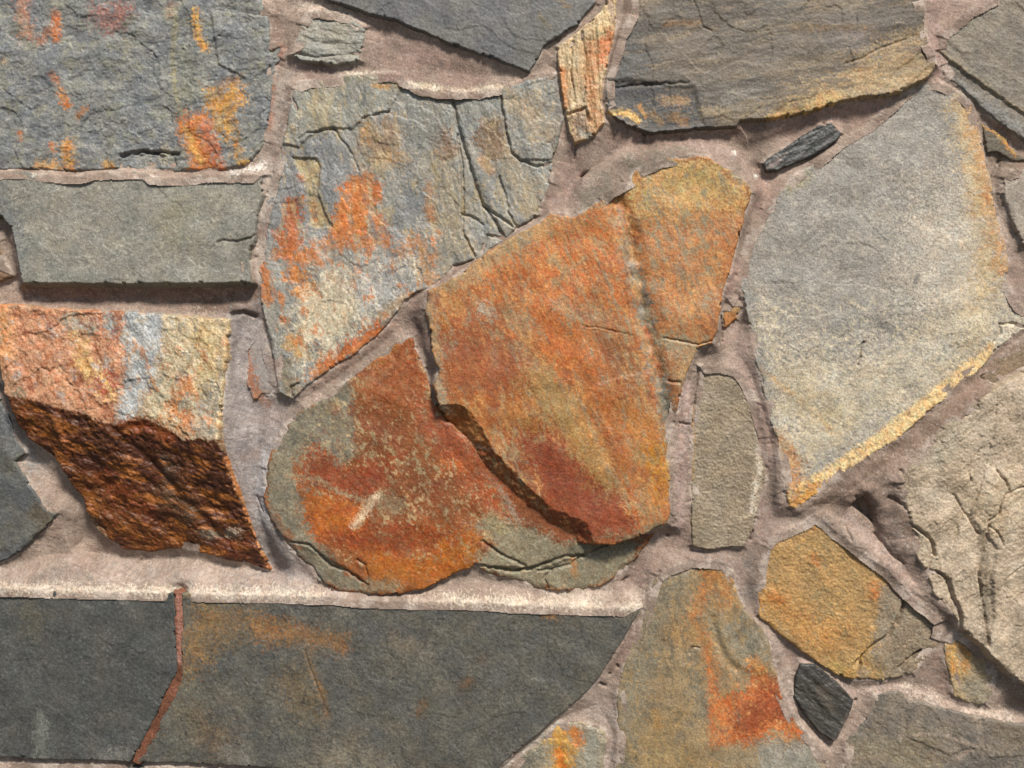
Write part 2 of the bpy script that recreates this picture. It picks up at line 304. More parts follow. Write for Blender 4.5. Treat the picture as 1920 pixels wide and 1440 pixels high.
stone('large brown grey slab with a pale ochre lower edge at top right',
      '1186,-150 1183,28 1176,40 1162,69 1148,111 1138,146 1137,187 1140,208 1176,236 1221,248 1262,245 1315,240 1381,236 1387,226 1447,222 1524,208 1576,189 1614,182 1663,177 1690,170 1719,153 1743,142 1757,122 1753,104 1743,83 1738,49 1734,21 1727,0 1722,-150',
      H=44, tilt=(0, 0.02), col=(104, 95, 83), col2=(122, 110, 94), R=5, step=1.3, rough=2.0, proud=5, pdir=13, flake=(1.2, 34, -8, 3.2), grain=1.1, und=4, streak=(-8, 5), mott=.2,
      patches=[P('1137,60 1190,40 1230,120 1200,150 1300,170 1340,240 1220,250 1140,210', (94, 92, 88), .9, 14, 12), B('1150,170 1240,185 1300,215', 16, (80, 80, 80), .8, 6), B('1142,210 1165,208 1185,216 1196,224', 6, (226, 184, 112), 1, 2, 3), B('1200,200 1210,215', 5, (200, 150, 85), .8), B('1248,185 1285,192', 9, (160, 128, 90), .8), B('1262,218 1282,228', 8, (160, 118, 74), .8), B('1225,215 1240,230', 5, (160, 122, 78), .7),
               P('1440,200 1500,160 1560,140 1640,90 1735,55 1756,120 1720,152 1600,184 1470,222', (178, 148, 104), .85, 16, 16, 30), B('1455,215 1520,196 1570,180', 11, (220, 178, 112), .9, 5), B('1590,172 1680,150 1740,130', 18, (186, 160, 120), .7, 8), B('1320,210 1400,212 1450,195', 10, (160, 140, 108), .7), B('1250,45 1310,42', 6, (146, 112, 74), .7), B('1490,50 1560,50 1640,52', 6, (140, 116, 82), .7), B('1640,10 1720,20', 26, (110, 98, 84), .6, 12), B('1400,60 1450,50', 22, (128, 118, 100), .5, 10), B('1570,60 1610,70', 20, (128, 116, 108), .5, 10), B('1380,180 1440,170', 20, (132, 126, 114), .6, 10)],
      flecks=[('1137,-80 1750,-80 1757,120 1400,236 1140,210', (146, 128, 102), 30, 5, 5.0, -8, 0.18, .6), ('1137,-80 1750,-80 1757,120 1400,236 1140,210', (98, 90, 82), 24, 4, 4.0, -10, 0.22, .6)],
      cracks=[('1303,0 1313,30 1318,48 1336,56', 2.0, 2), ('1585,118 1610,112 1650,90 1700,72', 2.4, 3), ('1145,165 1200,158 1290,156', 3, 3)],
      plates=[('1140,150 1200,152 1300,165 1320,235 1220,250 1140,212', -3, 5)])

stone('brown grey slab with a diagonal ridge in the upper right corner',
      '1900,-150 1857,0 1819,19 1795,38 1774,56 1764,69 1760,94 1767,122 1785,149 1812,168 1840,196 1875,228 1920,258 2090,308 2090,-150',
      H=30, col=(128, 118, 104), col2=(142, 131, 114), proud=4, pdir=12, flake=(1.4, 40, 35, 2.5), grain=1.1, und=3,
      patches=[B('1768,98 1830,145 1920,212', 3, (168, 152, 124), .8, 2, 1), B('1800,160 1850,195 1920,250', 12, (140, 138, 132), .7, 6), B('1800,45 1820,40', 9, (140, 136, 112), .7)],
      plates=[('1762,98 1830,148 2000,270 2000,320 1920,268 1840,206 1775,150', -5, 3)])

stone('small dark wedge with a yellow rim under the corner slab',
      '1842,232 1866,242 1890,262 1906,285 1930,302 1895,300 1868,282 1852,292', H=16, col=(110, 100, 84), proud=12, pdir=2, R=4, und=2,
      patches=[B('1846,234 1872,250 1892,275 1904,288', 4, (205, 156, 86), .95, 2, 2)])

stone('grey stone at the right edge beside the ochre rimmed stone',
      '1882,333 1896,323 1920,314 2090,286 2090,520 1920,458 1906,427 1889,389 1880,361',
      H=30, col=(168, 154, 138), col2=(160, 148, 132), proud=12, pdir=6, R=8, grain=1.0, und=3)

stone('large grey stone with pale ochre edges at right',
      '1690,178 1722,156 1746,149 1767,153 1792,163 1816,177 1828,191 1837,222 1844,253 1854,302 1863,340 1868,385 1877,420 1889,458 1894,500 1889,525 1903,556 1917,574 1935,590 1930,612 1915,622 1875,650 1833,699 1805,713 1767,751 1722,789 1677,827 1628,855 1594,879 1559,904 1524,928 1489,952 1477,949 1472,928 1465,897 1455,827 1441,786 1430,737 1420,692 1415,674 1398,584 1387,536 1387,501 1396,469 1401,448 1419,417 1430,392 1455,378 1465,358 1489,330 1535,299 1576,264 1628,233 1670,198',
      H=31, tilt=(-0.012, 0.025), col=(158, 150, 138), col2=(150, 143, 132), mat='grit', R=5, rough=1.8, proud=3, pdir=2, step=0.8, flake=(0.8, 70, 30, 2), grain=1.3, und=6, mott=.09,
      patches=[P('1410,600 1480,640 1600,690 1760,620 1850,420 1830,560 1925,600 1800,715 1560,905 1475,950 1440,780', (208, 192, 164), .8, 40, 30, 60), P('1700,400 1840,300 1890,560 1800,640 1700,560', (204, 190, 168), .75, 40, 26, 50), B('1480,340 1500,330', 16, (178, 166, 122), .6, 6), B('1640,790 1560,850 1480,920', 30, (160, 154, 144), .7, 14), B('1780,660 1840,620', 14, (168, 164, 158), .7, 8),
               B('1822,190 1834,260 1846,310 1856,380 1868,430 1880,500', 16, (206, 150, 92), .9, 8, 10, 22), B('1805,200 1820,290 1835,350 1850,450 1850,540', 20, (196, 168, 120), .7, 12, 14), B('1840,560 1820,640', 26, (206, 180, 134), .6, 14), B('1500,860 1620,770 1760,680 1850,600', 16, (196, 182, 154), .7, 10, 14, 20), B('1520,800 1640,700 1780,590', 14, (204, 188, 156), .5, 10, 14, 20), P('1474,951 1524,931 1594,882 1628,858 1677,830 1722,792 1767,754 1805,716 1833,702 1875,655 1860,642 1800,688 1740,736 1690,774 1640,812 1590,846 1540,878 1490,910 1468,922', (234, 198, 138), .95, 2, 4, 14), B('1482,944 1530,916', 15, (206, 146, 62), .9, 4, 6), B('1880,645 1915,600', 14, (224, 208, 180), .7, 6),
               P('1454,810 1475,825 1500,860 1505,890 1485,935 1468,900', (192, 134, 78), .9, 5, 8, 14), B('1425,695 1480,735 1530,775 1558,810', 4, (206, 156, 92), .7, 3), B('1500,740 1560,780', 30, (196, 172, 124), .5, 14), B('1620,600 1665,620', 10, (120, 114, 106), .5, 5), B('1655,612 1672,620', 6, (90, 86, 82), .7), B('1716,530 1720,520', 5, (108, 104, 100), .7), B('1400,560 1420,660 1440,740', 10, (132, 130, 124), .6, 5)],
      flecks=[('1390,150 1840,180 1900,560 1480,950', (140, 136, 128), 60, 4, 1.5, 35, 0.16, .25), ('1390,150 1840,180 1900,560 1480,950', (196, 186, 168), 12, 5, 2.0, -20, 0.2, .45), ('1400,560 1900,560 1900,640 1480,950', (212, 196, 160), 9, 3, 1.2, 30, 0.22, .6), ('1390,560 1900,560 1900,640 1480,950', (112, 108, 100), 8, 3, 1.2, 30, 0.28, .6)],
      cracks=[('1620,642 1612,652 1611,668 1606,684', 2.6, 6), ('1866,640 1878,625 1876,608 1900,606 1920,612', 2.4, 4)],
      bevels=[('E', '1477,951 1524,928 1594,879 1628,855 1677,827 1722,789 1767,751 1805,713 1833,699 1875,650 1915,622', 0.07, 26)])

stone('thin black slate sliver in the mortar',
      '1432,306 1441,295 1489,264 1538,233 1559,231 1578,250 1569,264 1524,292 1458,319 1437,318',
      H=26, col=(62, 62, 58), col2=(80, 78, 72), mat='black', R=4, rough=1.4, proud=16, pdir=6, flake=(1.6, 10, -33, 4), grain=1.2, und=1.5,
      patches=[B('1440,312 1465,298', 4, (170, 150, 140), .6), B('1500,280 1510,268', 5, (130, 126, 120), .5)])

stone('big orange rust stone in the middle of the wall',
      '1012,417 1032,400 1078,404 1100,395 1144,358 1176,340 1193,319 1245,299 1297,290 1328,295 1367,316 1401,344 1410,361 1398,399 1387,441 1374,486 1370,508 1355,549 1349,595 1346,619 1335,643 1311,650 1297,678 1280,723 1273,768 1262,799 1259,827 1257,914 1256,966 1250,982 1200,1006 1150,1022 1090,1022 1068,1018 1020,994 978,962 931,914 893,879 876,850 848,801 824,768 813,723 822,692 808,654 806,619 796,581 803,545 851,520 897,486 950,450',
      H=54, tilt=(0.0, -0.006), col=(182, 116, 64), col2=(150, 96, 56), mat='rust', R=8, step=0.35, rough=2.0, proud=14, pdir=6, flake=(0.5, 60, 65, 2.5), grain=1.2, und=6, mott=.15, streak=(66, 4),
      patches=[P('1180,345 1250,300 1330,295 1405,345 1395,400 1330,400 1250,420 1190,400', (200, 164, 98), .9, 14, 14), P('1000,410 1110,395 1160,365 1150,420 1090,440 900,510 810,570 805,545', (176, 144, 92), .8, 12, 16), P('1230,400 1395,400 1370,510 1345,600 1250,610 1210,520', (198, 132, 78), .8, 14, 16), P('880,510 1000,440 1150,390 1190,480 1190,590 1080,600 960,590', (200, 116, 56), .9, 16, 20), P('970,590 1060,590 1120,680 1100,740 1000,690 940,640', (205, 116, 50), .8, 12, 16),
               P('810,570 900,560 960,640 1000,700 960,760 880,720 820,690', (164, 90, 48), .8, 12, 18), P('820,700 940,690 1000,720 960,830 900,840 850,800', (176, 106, 48), .8, 14, 18), P('990,720 1080,740 1130,850 1180,920 1120,940 1030,860', (166, 122, 58), .75, 14, 18), P('1080,740 1170,740 1250,820 1255,920 1200,900 1130,830', (190, 122, 56), .7, 14, 18), P('1205,830 1258,830 1256,940 1230,950 1205,890', (200, 134, 44), .85, 8, 10), P('950,780 1030,790 1090,870 1160,930 1205,1005 1090,1020 1000,900', (142, 68, 36), .97, 8, 12), P('1130,920 1200,920 1205,1000 1140,1015', (172, 92, 40), .8, 8, 10),
               B('850,570 830,600', 14, (176, 112, 50), .7), B('960,590 985,620 975,650', 18, (160, 138, 104), .7, 5, 14, 12), B('905,575 920,590', 9, (166, 160, 140), .8, 4), B('1050,575 1085,590 1130,590', 14, (166, 144, 108), .6, 5, 12), B('1000,680 1030,740 1060,770', 16, (178, 150, 98), .6, 6, 14), B('803,555 810,620 816,690 830,765', 11, (160, 148, 122), .85, 5), B('850,530 950,465 1010,425', 14, (170, 150, 112), .7, 6), B('1040,530 1075,500 1100,482', 4, (186, 150, 108), .8), B('1250,640 1300,650 1280,700', 16, (176, 152, 112), .75, 6), B('1180,830 1205,920 1212,960', 9, (158, 128, 84), .6), B('1270,960 1258,860', 6, (196, 176, 130), .7), B('1100,995 1180,1010 1240,985', 9, (120, 112, 84), .8), B('1330,500 1310,560', 20, (196, 150, 96), .5, 8),
               B('1180,460 1192,520 1205,565 1214,610 1224,660 1238,720 1252,775 1262,825', 14, (126, 122, 108), .95, 4, 10, 12), B('1210,615 1220,640 1240,700', 7, (196, 116, 60), .8), B('1190,440 1198,500', 5, (176, 92, 46), .8), B('1150,375 1175,420 1190,480', 5, (160, 96, 56), .7), B('876,838 930,848 985,868', 5, (130, 122, 106), .7),
               P('850,806 880,838 930,848 978,867 996,908 1022,936 1046,952 1082,1000 1070,1022 1020,996 960,950 893,882', (140, 74, 34), .95, 2, 4, 14)],
      late=[P('985,830 1040,820 1100,880 1170,945 1195,1000 1090,1015 1030,940', (140, 66, 36), .85, 6, 14, 20), P('830,640 950,640 985,700 930,740 850,740', (150, 80, 44), .6, 10, 22, 20), B('1030,600 1100,690 1150,800 1190,900', 14, (176, 96, 40), .6, 8, 16, 26), B('1010,700 1060,790 1130,900', 18, (164, 128, 72), .6, 10, 18, 22), B('960,780 1000,800', 14, (168, 110, 50), .6)],
      flecks=[('800,545 1012,417 1190,300 1405,340 1335,643 1260,980 1070,1018 890,850 810,700', (160, 142, 108), 9, 5, 5.0, 68, 0.18, .7), ('800,545 1012,417 1190,300 1405,340 1335,643 1260,980 1070,1018 890,850 810,700', (128, 76, 42), 10, 5, 6.0, 66, 0.3, .5), ('800,545 1012,417 1190,300 1405,340 1335,643 1260,980 1070,1018 890,850 810,700', (146, 134, 108), 14, 6, 3.0, 66, 0.34, .7), ('800,545 1012,417 1190,300 1405,340 1335,643 1260,980 1070,1018 890,850 810,700', (222, 160, 92), 20, 6, 3.0, 66, 0.24, .5), ('800,545 1200,380 1260,980 1070,1018 890,850 810,700', (168, 146, 104), 14, 6, 2.5, 65, 0.28, .6), ('800,545 1200,380 1260,980 1070,1018 890,850 810,700', (146, 74, 36), 30, 5, 2.5, 65, 0.24, .5), ('800,545 1400,300 1260,980 1070,1018 890,850 810,700', (214, 160, 96), 7, 3, 1.5, 60, 0.34, .5), ('1190,300 1410,300 1330,650 1230,650', (150, 138, 108), 14, 4, 1.5, 60, 0.22, .8)],
      cracks=[('1146,340 1165,390 1180,440 1190,500 1202,560 1214,610 1226,670 1240,730 1254,790 1262,850', 19, 10), ('1090,611 1130,617 1180,626', 2.2, 1.6), ('1245,634 1280,640 1310,646 1336,640', 2.4, 3), ('1255,714 1275,717', 2.6, 6), ('1133,770 1150,810 1165,840', 6, 1)],
      plates=[('1150,360 1176,420 1190,480 1198,540 1206,600 1224,680 1246,770 1257,830 1330,830 1420,600 1420,340 1300,290 1180,330', -1.5, 7), ('1200,600 1222,640 1258,830 1275,770 1297,680 1320,650 1230,632', -0.5, 5), ('1090,612 1190,628 1200,700 1120,720', -1.5, 3)],
      bevels=[('E', '848,801 876,850 893,879 931,914 978,962 1020,994 1068,1018', 0.8, 44)])

stone('deep rust stone with grey rim at lower centre',
      '772,633 747,640 720,661 688,685 654,709 619,737 567,765 532,803 511,841 497,879 494,931 506,976 536,1023 567,1062 598,1093 629,1112 674,1117 737,1115 779,1110 803,1101 827,1088 890,1062 914,1079 985,1098 1033,1110 1089,1110 1131,1100 1172,1072 1200,1040 1230,1000 1150,985 1040,930 980,850 900,830 858,806 822,765 804,722 796,690 779,654',
      H=30, tilt=(-0.004, 0.0), col=(132, 76, 40), col2=(146, 88, 46), mat='rust', R=14, step=0.35, rough=2.4, proud=14, pdir=6, flake=(1.2, 50, 50, 2), grain=1.2, und=5, mott=.2, streak=(62, 4),
      patches=[P('500,940 497,879 532,803 567,765 619,737 654,709 662,730 655,770 666,800 666,845 640,880 610,850 585,850 545,870 560,920 570,960 600,1020 640,1060 690,1115 600,1095', (132, 122, 100), .97, 3, 10, 20), P('560,860 590,830 610,850 630,890 690,870 760,850 700,920 640,930 570,915', (150, 72, 34), .95, 6, 12, 18), P('570,920 620,925 680,950 690,980 650,1000 590,1000 575,960', (184, 100, 26), .9, 8, 12), P('600,1000 700,990 800,980 880,1000 830,1060 760,1040 690,1020 640,1030', (156, 74, 26), .9, 8, 14), P('690,1030 780,1010 900,990 890,1050 830,1092 740,1098 700,1090', (176, 100, 26), .85, 8, 14),
               P('745,645 775,640 800,700 815,760 880,830 960,920 966,985 900,960 850,880 800,820 770,720', (158, 82, 42), .9, 8, 10), B('700,680 740,650', 14, (170, 110, 46), .8), B('850,870 900,880 930,910', 14, (186, 98, 38), .8, 6), B('895,885 930,905 950,940 970,975', 5, (150, 134, 112), .8, 3), B('740,1098 690,1100', 12, (140, 126, 98), .8), B('680,960 700,935 710,928', 7, (206, 176, 140), .9, 3), B('665,985 678,970', 6, (200, 180, 140), .8), B('720,940 740,950', 16, (148, 130, 98), .7, 6),
               P('890,985 920,965 985,985 1060,1020 1200,1015 1180,1075 1090,1112 980,1100 880,1062 930,1020', (144, 134, 108), .95, 5, 8), B('1075,1050 1078,1080', 5, (176, 122, 62), .7), B('920,975 940,990', 12, (170, 152, 108), .6), B('1080,1030 1180,1020', 12, (112, 106, 86), .8), B('790,1105 830,1088 890,1055', 5, (170, 100, 34), .8), B('505,960 540,1020 600,1080', 8, (116, 112, 98), .7)],
      late=[P('575,870 610,845 650,890 700,870 730,900 690,940 620,930', (142, 66, 32), .8, 5, 14, 18), P('580,935 640,930 680,960 660,1000 600,1000', (172, 92, 26), .75, 6, 14, 18), P('620,1000 720,990 800,985 840,1000 780,1050 700,1040', (146, 70, 28), .75, 6, 16, 18), P('670,700 740,650 775,650 800,730 760,760 690,760', (158, 86, 42), .65, 6, 20, 20), P('770,760 815,770 900,850 950,920 900,900 830,850', (150, 76, 40), .75, 5, 12, 18), B('700,1060 780,1070 850,1060', 16, (172, 98, 30), .6), B('662,985 680,968 705,932', 4, (214, 186, 150), .9, 3), B('540,890 600,900 640,925 690,940', 3, (160, 146, 112), .7, 3)],
      flecks=[('655,700 780,640 970,980 830,1090 640,1060 560,860', (166, 144, 104), 14, 5, 1.4, 60, 0.17, .85), ('655,700 780,640 970,980 830,1090 640,1060 560,860', (206, 172, 124), 7, 3, 1.5, 60, 0.34, .7), ('655,700 780,640 970,980 830,1090 640,1060 560,860', (128, 62, 28), 28, 4, 2.0, 60, 0.24, .5), ('500,780 660,720 660,860 540,1000', (156, 146, 118), 8, 3, 1.2, 0, 0.2, .6), ('500,780 660,720 660,860 540,1000', (96, 96, 88), 10, 3, 1.2, 0, 0.22, .6)],
      cracks=[('545,1016 580,1022 600,1040 620,1062 650,1070 690,1098', 3.2, 6), ('510,980 545,1040 580,1064 605,1095 635,1112', 3.2, 6), ('890,1060 930,1065 960,1072 1000,1066 1040,1050 1060,1044 1094,1043', 3.6, 10), ('905,1015 940,1040 985,1062', 3, 6), ('1030,1108 1020,1085 1035,1070', 2.6, 4), ('1010,1072 1070,1060 1090,1044 1140,1020', 3, 6), ('690,1090 685,1060 670,1050', 2.6, 4)],
      plates=[('500,985 545,1016 600,1040 650,1068 690,1100 690,1130 560,1110', -4, 5), ('890,985 985,985 1094,1043 1000,1066 930,1065 890,1050', -1, 4), ('880,1062 940,1066 1000,1066 1094,1044 1200,1010 1180,1120 980,1120', -5, 4)])

stone('narrow sandy grey stone right of the big orange one',
      '1306,686 1349,684 1384,693 1399,712 1418,752 1429,790 1438,820 1436,897 1419,968 1408,1002 1395,1025 1363,1027 1325,1030 1299,1023 1297,975 1295,879 1297,792 1302,740',
      H=30, col=(158, 142, 119), col2=(148, 132, 108), mat='grit', R=2.5, step=0.0, rough=1.4, proud=4, pdir=7, flake=(0.6, 40, 60, 2), grain=3.2, und=5, mott=.2,
      patches=[B('1424,800 1424,880 1410,960', 5, (214, 196, 172), .8, 2), B('1299,760 1298,900', 4, (180, 140, 88), .6)],
      plates=[('1421,800 1412,897 1404,985 1420,985 1445,880 1440,800', -1, 3)])

stone('tiny orange pebble in the joint beside the big grey stone',
      '1363,563 1384,560 1391,577 1381,598 1360,614 1356,584', H=26, col=(190, 122, 62), col2=(176, 140, 92), mat='rust', R=6, proud=3, und=2,
      patches=[B('1366,566 1384,566', 5, (196, 172, 130), .8)])

stone('golden ochre stone with a curved crack at lower right',
      '1528,963 1503,982 1451,1002 1432,1023 1423,1062 1420,1096 1422,1155 1451,1180 1489,1211 1531,1242 1569,1266 1601,1275 1614,1278 1656,1278 1684,1273 1715,1266 1746,1225 1762,1204 1767,1166 1743,1145 1705,1114 1663,1068 1625,1041 1576,1002',
      H=30, tilt=(0, 0), col=(182, 142, 90), col2=(172, 138, 90), mat='grit', R=8, step=0.5, rough=1.6, proud=3, pdir=9, flake=(1.2, 30, 40, 2), grain=2.6, und=3,
      patches=[P('1650,1098 1690,1095 1770,1150 1750,1230 1700,1280 1606,1280 1638,1200', (146, 130, 108), .95, 3, 6), B('1530,970 1590,1015 1650,1060 1700,1112', 8, (192, 116, 52), .85, 4), B('1445,1130 1520,1180 1560,1200', 22, (196, 132, 62), .5, 12), B('1640,1100 1638,1120', 9, (190, 112, 52), .7), B('1525,1045 1535,1055', 8, (196, 118, 56), .7), B('1625,1240 1650,1270', 12, (176, 140, 86), .8), B('1450,1120 1465,1125', 8, (196, 118, 56), .6), B('1560,1250 1600,1268', 9, (180, 146, 84), .8), B('1750,1150 1762,1175', 8, (176, 166, 150), .6), B('1690,1230 1740,1225', 20, (130, 114, 90), .6, 8)],
      flecks=[('1420,960 1650,1060 1650,1270 1420,1180', (150, 130, 92), 12, 4, 1.5, 50, 0.18, .7), ('1420,960 1650,1060 1650,1270 1420,1180', (206, 160, 92), 7, 3, 1.3, 50, 0.26, .6)],
      cracks=[('1698,1118 1694,1145 1682,1172 1668,1192 1640,1210 1618,1232 1605,1248', 4.6, 10), ('1616,1245 1610,1262 1606,1275', 3, 8), ('1747,1220 1725,1226 1705,1240 1690,1254', 4, 9)],
      plates=[('1698,1118 1694,1145 1682,1172 1668,1192 1640,1210 1612,1240 1604,1285 1700,1290 1780,1180', -4, 3)])

stone('small ochre and grey stone left of the beige boulder',
      '1788,1183 1771,1204 1771,1235 1785,1287 1788,1308 1819,1318 1851,1325 1863,1291 1866,1263 1847,1232 1819,1197',
      H=24, col=(176, 152, 112), col2=(160, 142, 114), mat='grit', R=7, proud=2, pdir=4, flake=(2.5, 26, 60, 2), grain=1.4, und=3,
      patches=[B('1788,1195 1782,1230 1790,1260', 9, (200, 148, 78), .85, 4), B('1800,1210 1815,1230 1808,1255', 6, (196, 142, 78), .8), B('1830,1290 1850,1310', 18, (142, 134, 116), .7, 6)])

stone('beige boulder with dark branching cracks at the right edge',
      '2090,650 1920,700 1871,727 1833,751 1802,768 1767,803 1726,855 1691,893 1684,907 1702,938 1706,966 1708,978 1722,1009 1722,1041 1743,1079 1753,1114 1788,1148 1805,1180 1833,1200 1858,1228 1889,1259 1920,1282 2090,1340',
      H=52, tilt=(0.03, 0.0), col=(196, 176, 150), col2=(176, 157, 132), mat='grit', R=8, rough=2.4, proud=16, pdir=6, flake=(4.5, 60, -48, 2.6), grain=2.4, und=12, step=0.9, mott=.12,
      patches=[B('1800,800 1760,860', 20, (176, 164, 140), .6, 10), B('1726,1000 1745,1060', 12, (178, 160, 134), .7), B('1850,950 1900,930', 40, (196, 174, 140), .5, 16), B('1842,1000 1852,1150 1850,1200', 8, (116, 102, 84), .7, 3), B('1690,905 1760,820 1830,755', 8, (150, 134, 110), .8, 4)],
      cracks=[('1869,760 1862,815 1850,870 1842,900 1820,960', 2.4, 3), ('1840,840 1822,870 1816,885 1822,902', 2.2, 4), ('1792,928 1806,955 1817,968 1830,995 1836,1002', 2.4, 6), ('1870,885 1885,900 1890,920 1875,945 1872,965 1856,975 1850,1010 1845,1040 1833,1070 1842,1110 1850,1150 1852,1210', 3.0, 7), ('1855,985 1872,1000 1882,1022', 2.2, 4), ('1890,925 1920,912', 2.2, 4), ('1712,985 1740,1005 1752,1020 1757,1042', 3, 9), ('1740,1070 1760,1073 1780,1088 1790,1120 1803,1150 1804,1178', 3.6, 11), ('1920,1060 1890,1085 1878,1110', 2.6, 5), ('1806,965 1790,1020 1770,1050', 2.4, 3), ('1745,1070 1752,1040', 2.6, 7)],
      plates=[('1740,1070 1780,1088 1803,1150 1800,1190 1740,1120', -6, 3), ('1850,1000 1845,1070 1850,1200 1868,1160 1860,1080 1872,1030', -5, 4), ('1870,885 1890,920 1872,965 1840,1000 1820,960 1850,870', 3, 3)])

stone('brown speckled stone above the beige boulder at the right edge',
      '1838,706 1852,690 1875,666 1920,634 2090,594 2090,636 1920,692 1872,716 1848,722', H=26, col=(146, 124, 98), col2=(134, 114, 90), mat='grit', proud=3, pdir=2, grain=1.6, und=3)

stone('grey and ochre stone with a bright rust patch at bottom centre right',
      '1228,1079 1250,1066 1297,1048 1332,1050 1363,1056 1377,1079 1384,1114 1398,1145 1426,1176 1441,1197 1448,1242 1465,1287 1479,1325 1496,1357 1528,1388 1548,1426 1570,1600 1148,1600 1155,1440 1158,1391 1158,1322 1158,1287 1172,1246 1186,1197 1210,1148 1221,1107',
      H=30, tilt=(0.008, 0), col=(150, 128, 96), col2=(160, 136, 100), mat='rust', R=9, step=0.5, rough=2.0, proud=2, pdir=3, flake=(1.2, 60, 80, 2), grain=1.2, und=4,
      patches=[P('1155,1300 1200,1150 1240,1080 1290,1075 1250,1180 1210,1300 1180,1440 1160,1440', (128, 122, 104), .75, 14, 14), B('1330,1080 1360,1100 1360,1125', 18, (180, 124, 66), .85, 6), B('1320,1110 1300,1160 1320,1200 1335,1260', 11, (186, 120, 62), .75, 6), B('1270,1180 1290,1200', 20, (170, 130, 82), .6, 8), P('1390,1150 1430,1190 1440,1240 1400,1250 1370,1220 1340,1170', (146, 138, 118), .85, 10, 10), B('1300,1220 1310,1290 1320,1340', 12, (122, 116, 100), .7, 6), B('1330,1210 1334,1300 1336,1400', 5, (196, 116, 58), .75, 3),
               P('1335,1280 1345,1310 1375,1290 1400,1300 1410,1255 1430,1250 1440,1275 1470,1300 1485,1350 1510,1370 1500,1385 1470,1370 1440,1380 1400,1400 1380,1395 1350,1400 1338,1360', (192, 108, 56), .95, 4, 14, 18), P('1400,1320 1450,1270 1475,1310 1480,1345 1440,1350 1400,1380 1375,1350', (150, 78, 46), .85, 6, 12), B('1410,1240 1425,1255', 10, (216, 150, 82), .8), B('1345,1330 1360,1370', 10, (206, 124, 66), .8), B('1490,1370 1510,1378', 6, (206, 112, 54), .9), P('1420,1395 1480,1385 1530,1400 1560,1500 1420,1500', (152, 146, 132), .9, 8, 10), P('1335,1410 1400,1400 1420,1440 1340,1440', (140, 126, 100), .7, 8), B('1230,1340 1232,1360', 8, (170, 124, 66), .6), B('1180,1420 1170,1440', 14, (96, 94, 84), .7), B('1230,1410 1290,1440', 36, (160, 132, 82), .5, 16), B('1232,1080 1300,1060', 7, (190, 170, 150), .6)],
      flecks=[('1160,1300 1240,1070 1400,1100 1440,1240 1340,1440 1160,1440', (172, 140, 92), 14, 5, 2.0, 80, 0.2, .7), ('1160,1300 1240,1070 1400,1100 1440,1240 1340,1440 1160,1440', (112, 104, 86), 12, 5, 2.0, 80, 0.24, .6), ('1335,1250 1500,1250 1500,1400 1335,1400', (214, 150, 92), 9, 4, 1.3, 70, 0.24, .8)],
      cracks=[('1335,1160 1346,1200 1360,1234 1380,1254', 9, 3), ('1293,1225 1300,1212 1312,1216', 2.6, 4)],
      plates=[('1340,1150 1346,1200 1362,1235 1400,1262 1470,1260 1430,1120 1380,1090', 3, 12)])

stone('small black slate block in the mortar at lower right',
      '1503,1246 1528,1246 1566,1277 1602,1315 1590,1346 1569,1388 1562,1391 1535,1371 1507,1339 1489,1305 1493,1270',
      H=30, col=(58, 55, 50), col2=(76, 72, 65), mat='black', R=5, rough=0.8, proud=18, pdir=4, flake=(2.4, 22, 38, 3), grain=1.6, und=2,
      patches=[B('1590,1345 1575,1385', 6, (120, 108, 98), .6, 4), B('1540,1290 1560,1330', 7, (100, 88, 70), .5, 5), B('1500,1262 1520,1270', 12, (84, 80, 74), .6, 5)])

stone('brown grey flat stone in the lower right corner',
      '1642,1301 1670,1296 1694,1298 1705,1315 1726,1313 1767,1325 1830,1343 1882,1353 1920,1357 2090,1372 2090,1600 1568,1600 1583,1426 1587,1391 1604,1367 1628,1343 1635,1318',
      H=24, col=(120, 111, 100), col2=(134, 122, 106), mat='grit', R=6, rough=3.0, proud=1, pdir=-4, flake=(2.0, 50, 30, 2), grain=1.3, und=3,
      patches=[B('1600,1400 1680,1400 1740,1385', 24, (134, 120, 94), .6, 12), B('1700,1430 1740,1440', 24, (140, 124, 94), .6, 10), B('1828,1345 1840,1390 1850,1420', 7, (160, 142, 124), .5, 3), B('1700,1310 1695,1350 1690,1380', 4, (160, 144, 126), .5), B('1650,1310 1645,1340', 10, (104, 98, 88), .7), B('1880,1360 1900,1400', 20, (132, 116, 94), .6, 8), B('1810,1435 1900,1428', 12, (104, 98, 90), .8), B('1690,1382 1760,1374 1830,1400 1800,1420', 4, (172, 152, 134), .6)],
      cracks=[],
      plates=[('1700,1310 1835,1345 1828,1400 1780,1415 1700,1380', 2, 2.5), ('1842,1345 2000,1372 2000,1415 1850,1420', 2, 2.5)])

stone('small stone with gold and orange stains at the bottom edge',
      '1051,1354 1089,1354 1120,1362 1134,1372 1140,1391 1133,1426 1124,1600 880,1600 940,1450 1002,1396', H=26, col=(166, 148, 116), col2=(158, 146, 122), mat='rust', R=8, proud=3, pdir=0, grain=1.3, und=3, flake=(1.5, 30, 60, 2),
      patches=[B('1040,1370 1060,1400 1050,1440', 18, (202, 148, 62), .85, 6), B('1078,1372 1088,1390', 10, (198, 118, 52), .85), B('1048,1410 1056,1440', 8, (204, 116, 40), .85), B('1110,1385 1110,1430', 14, (148, 144, 128), .8, 6), B('960,1450 1000,1420', 14, (110, 108, 98), .8, 5), B('1060,1352 1110,1366 1136,1390', 4, (190, 176, 154), .7)])

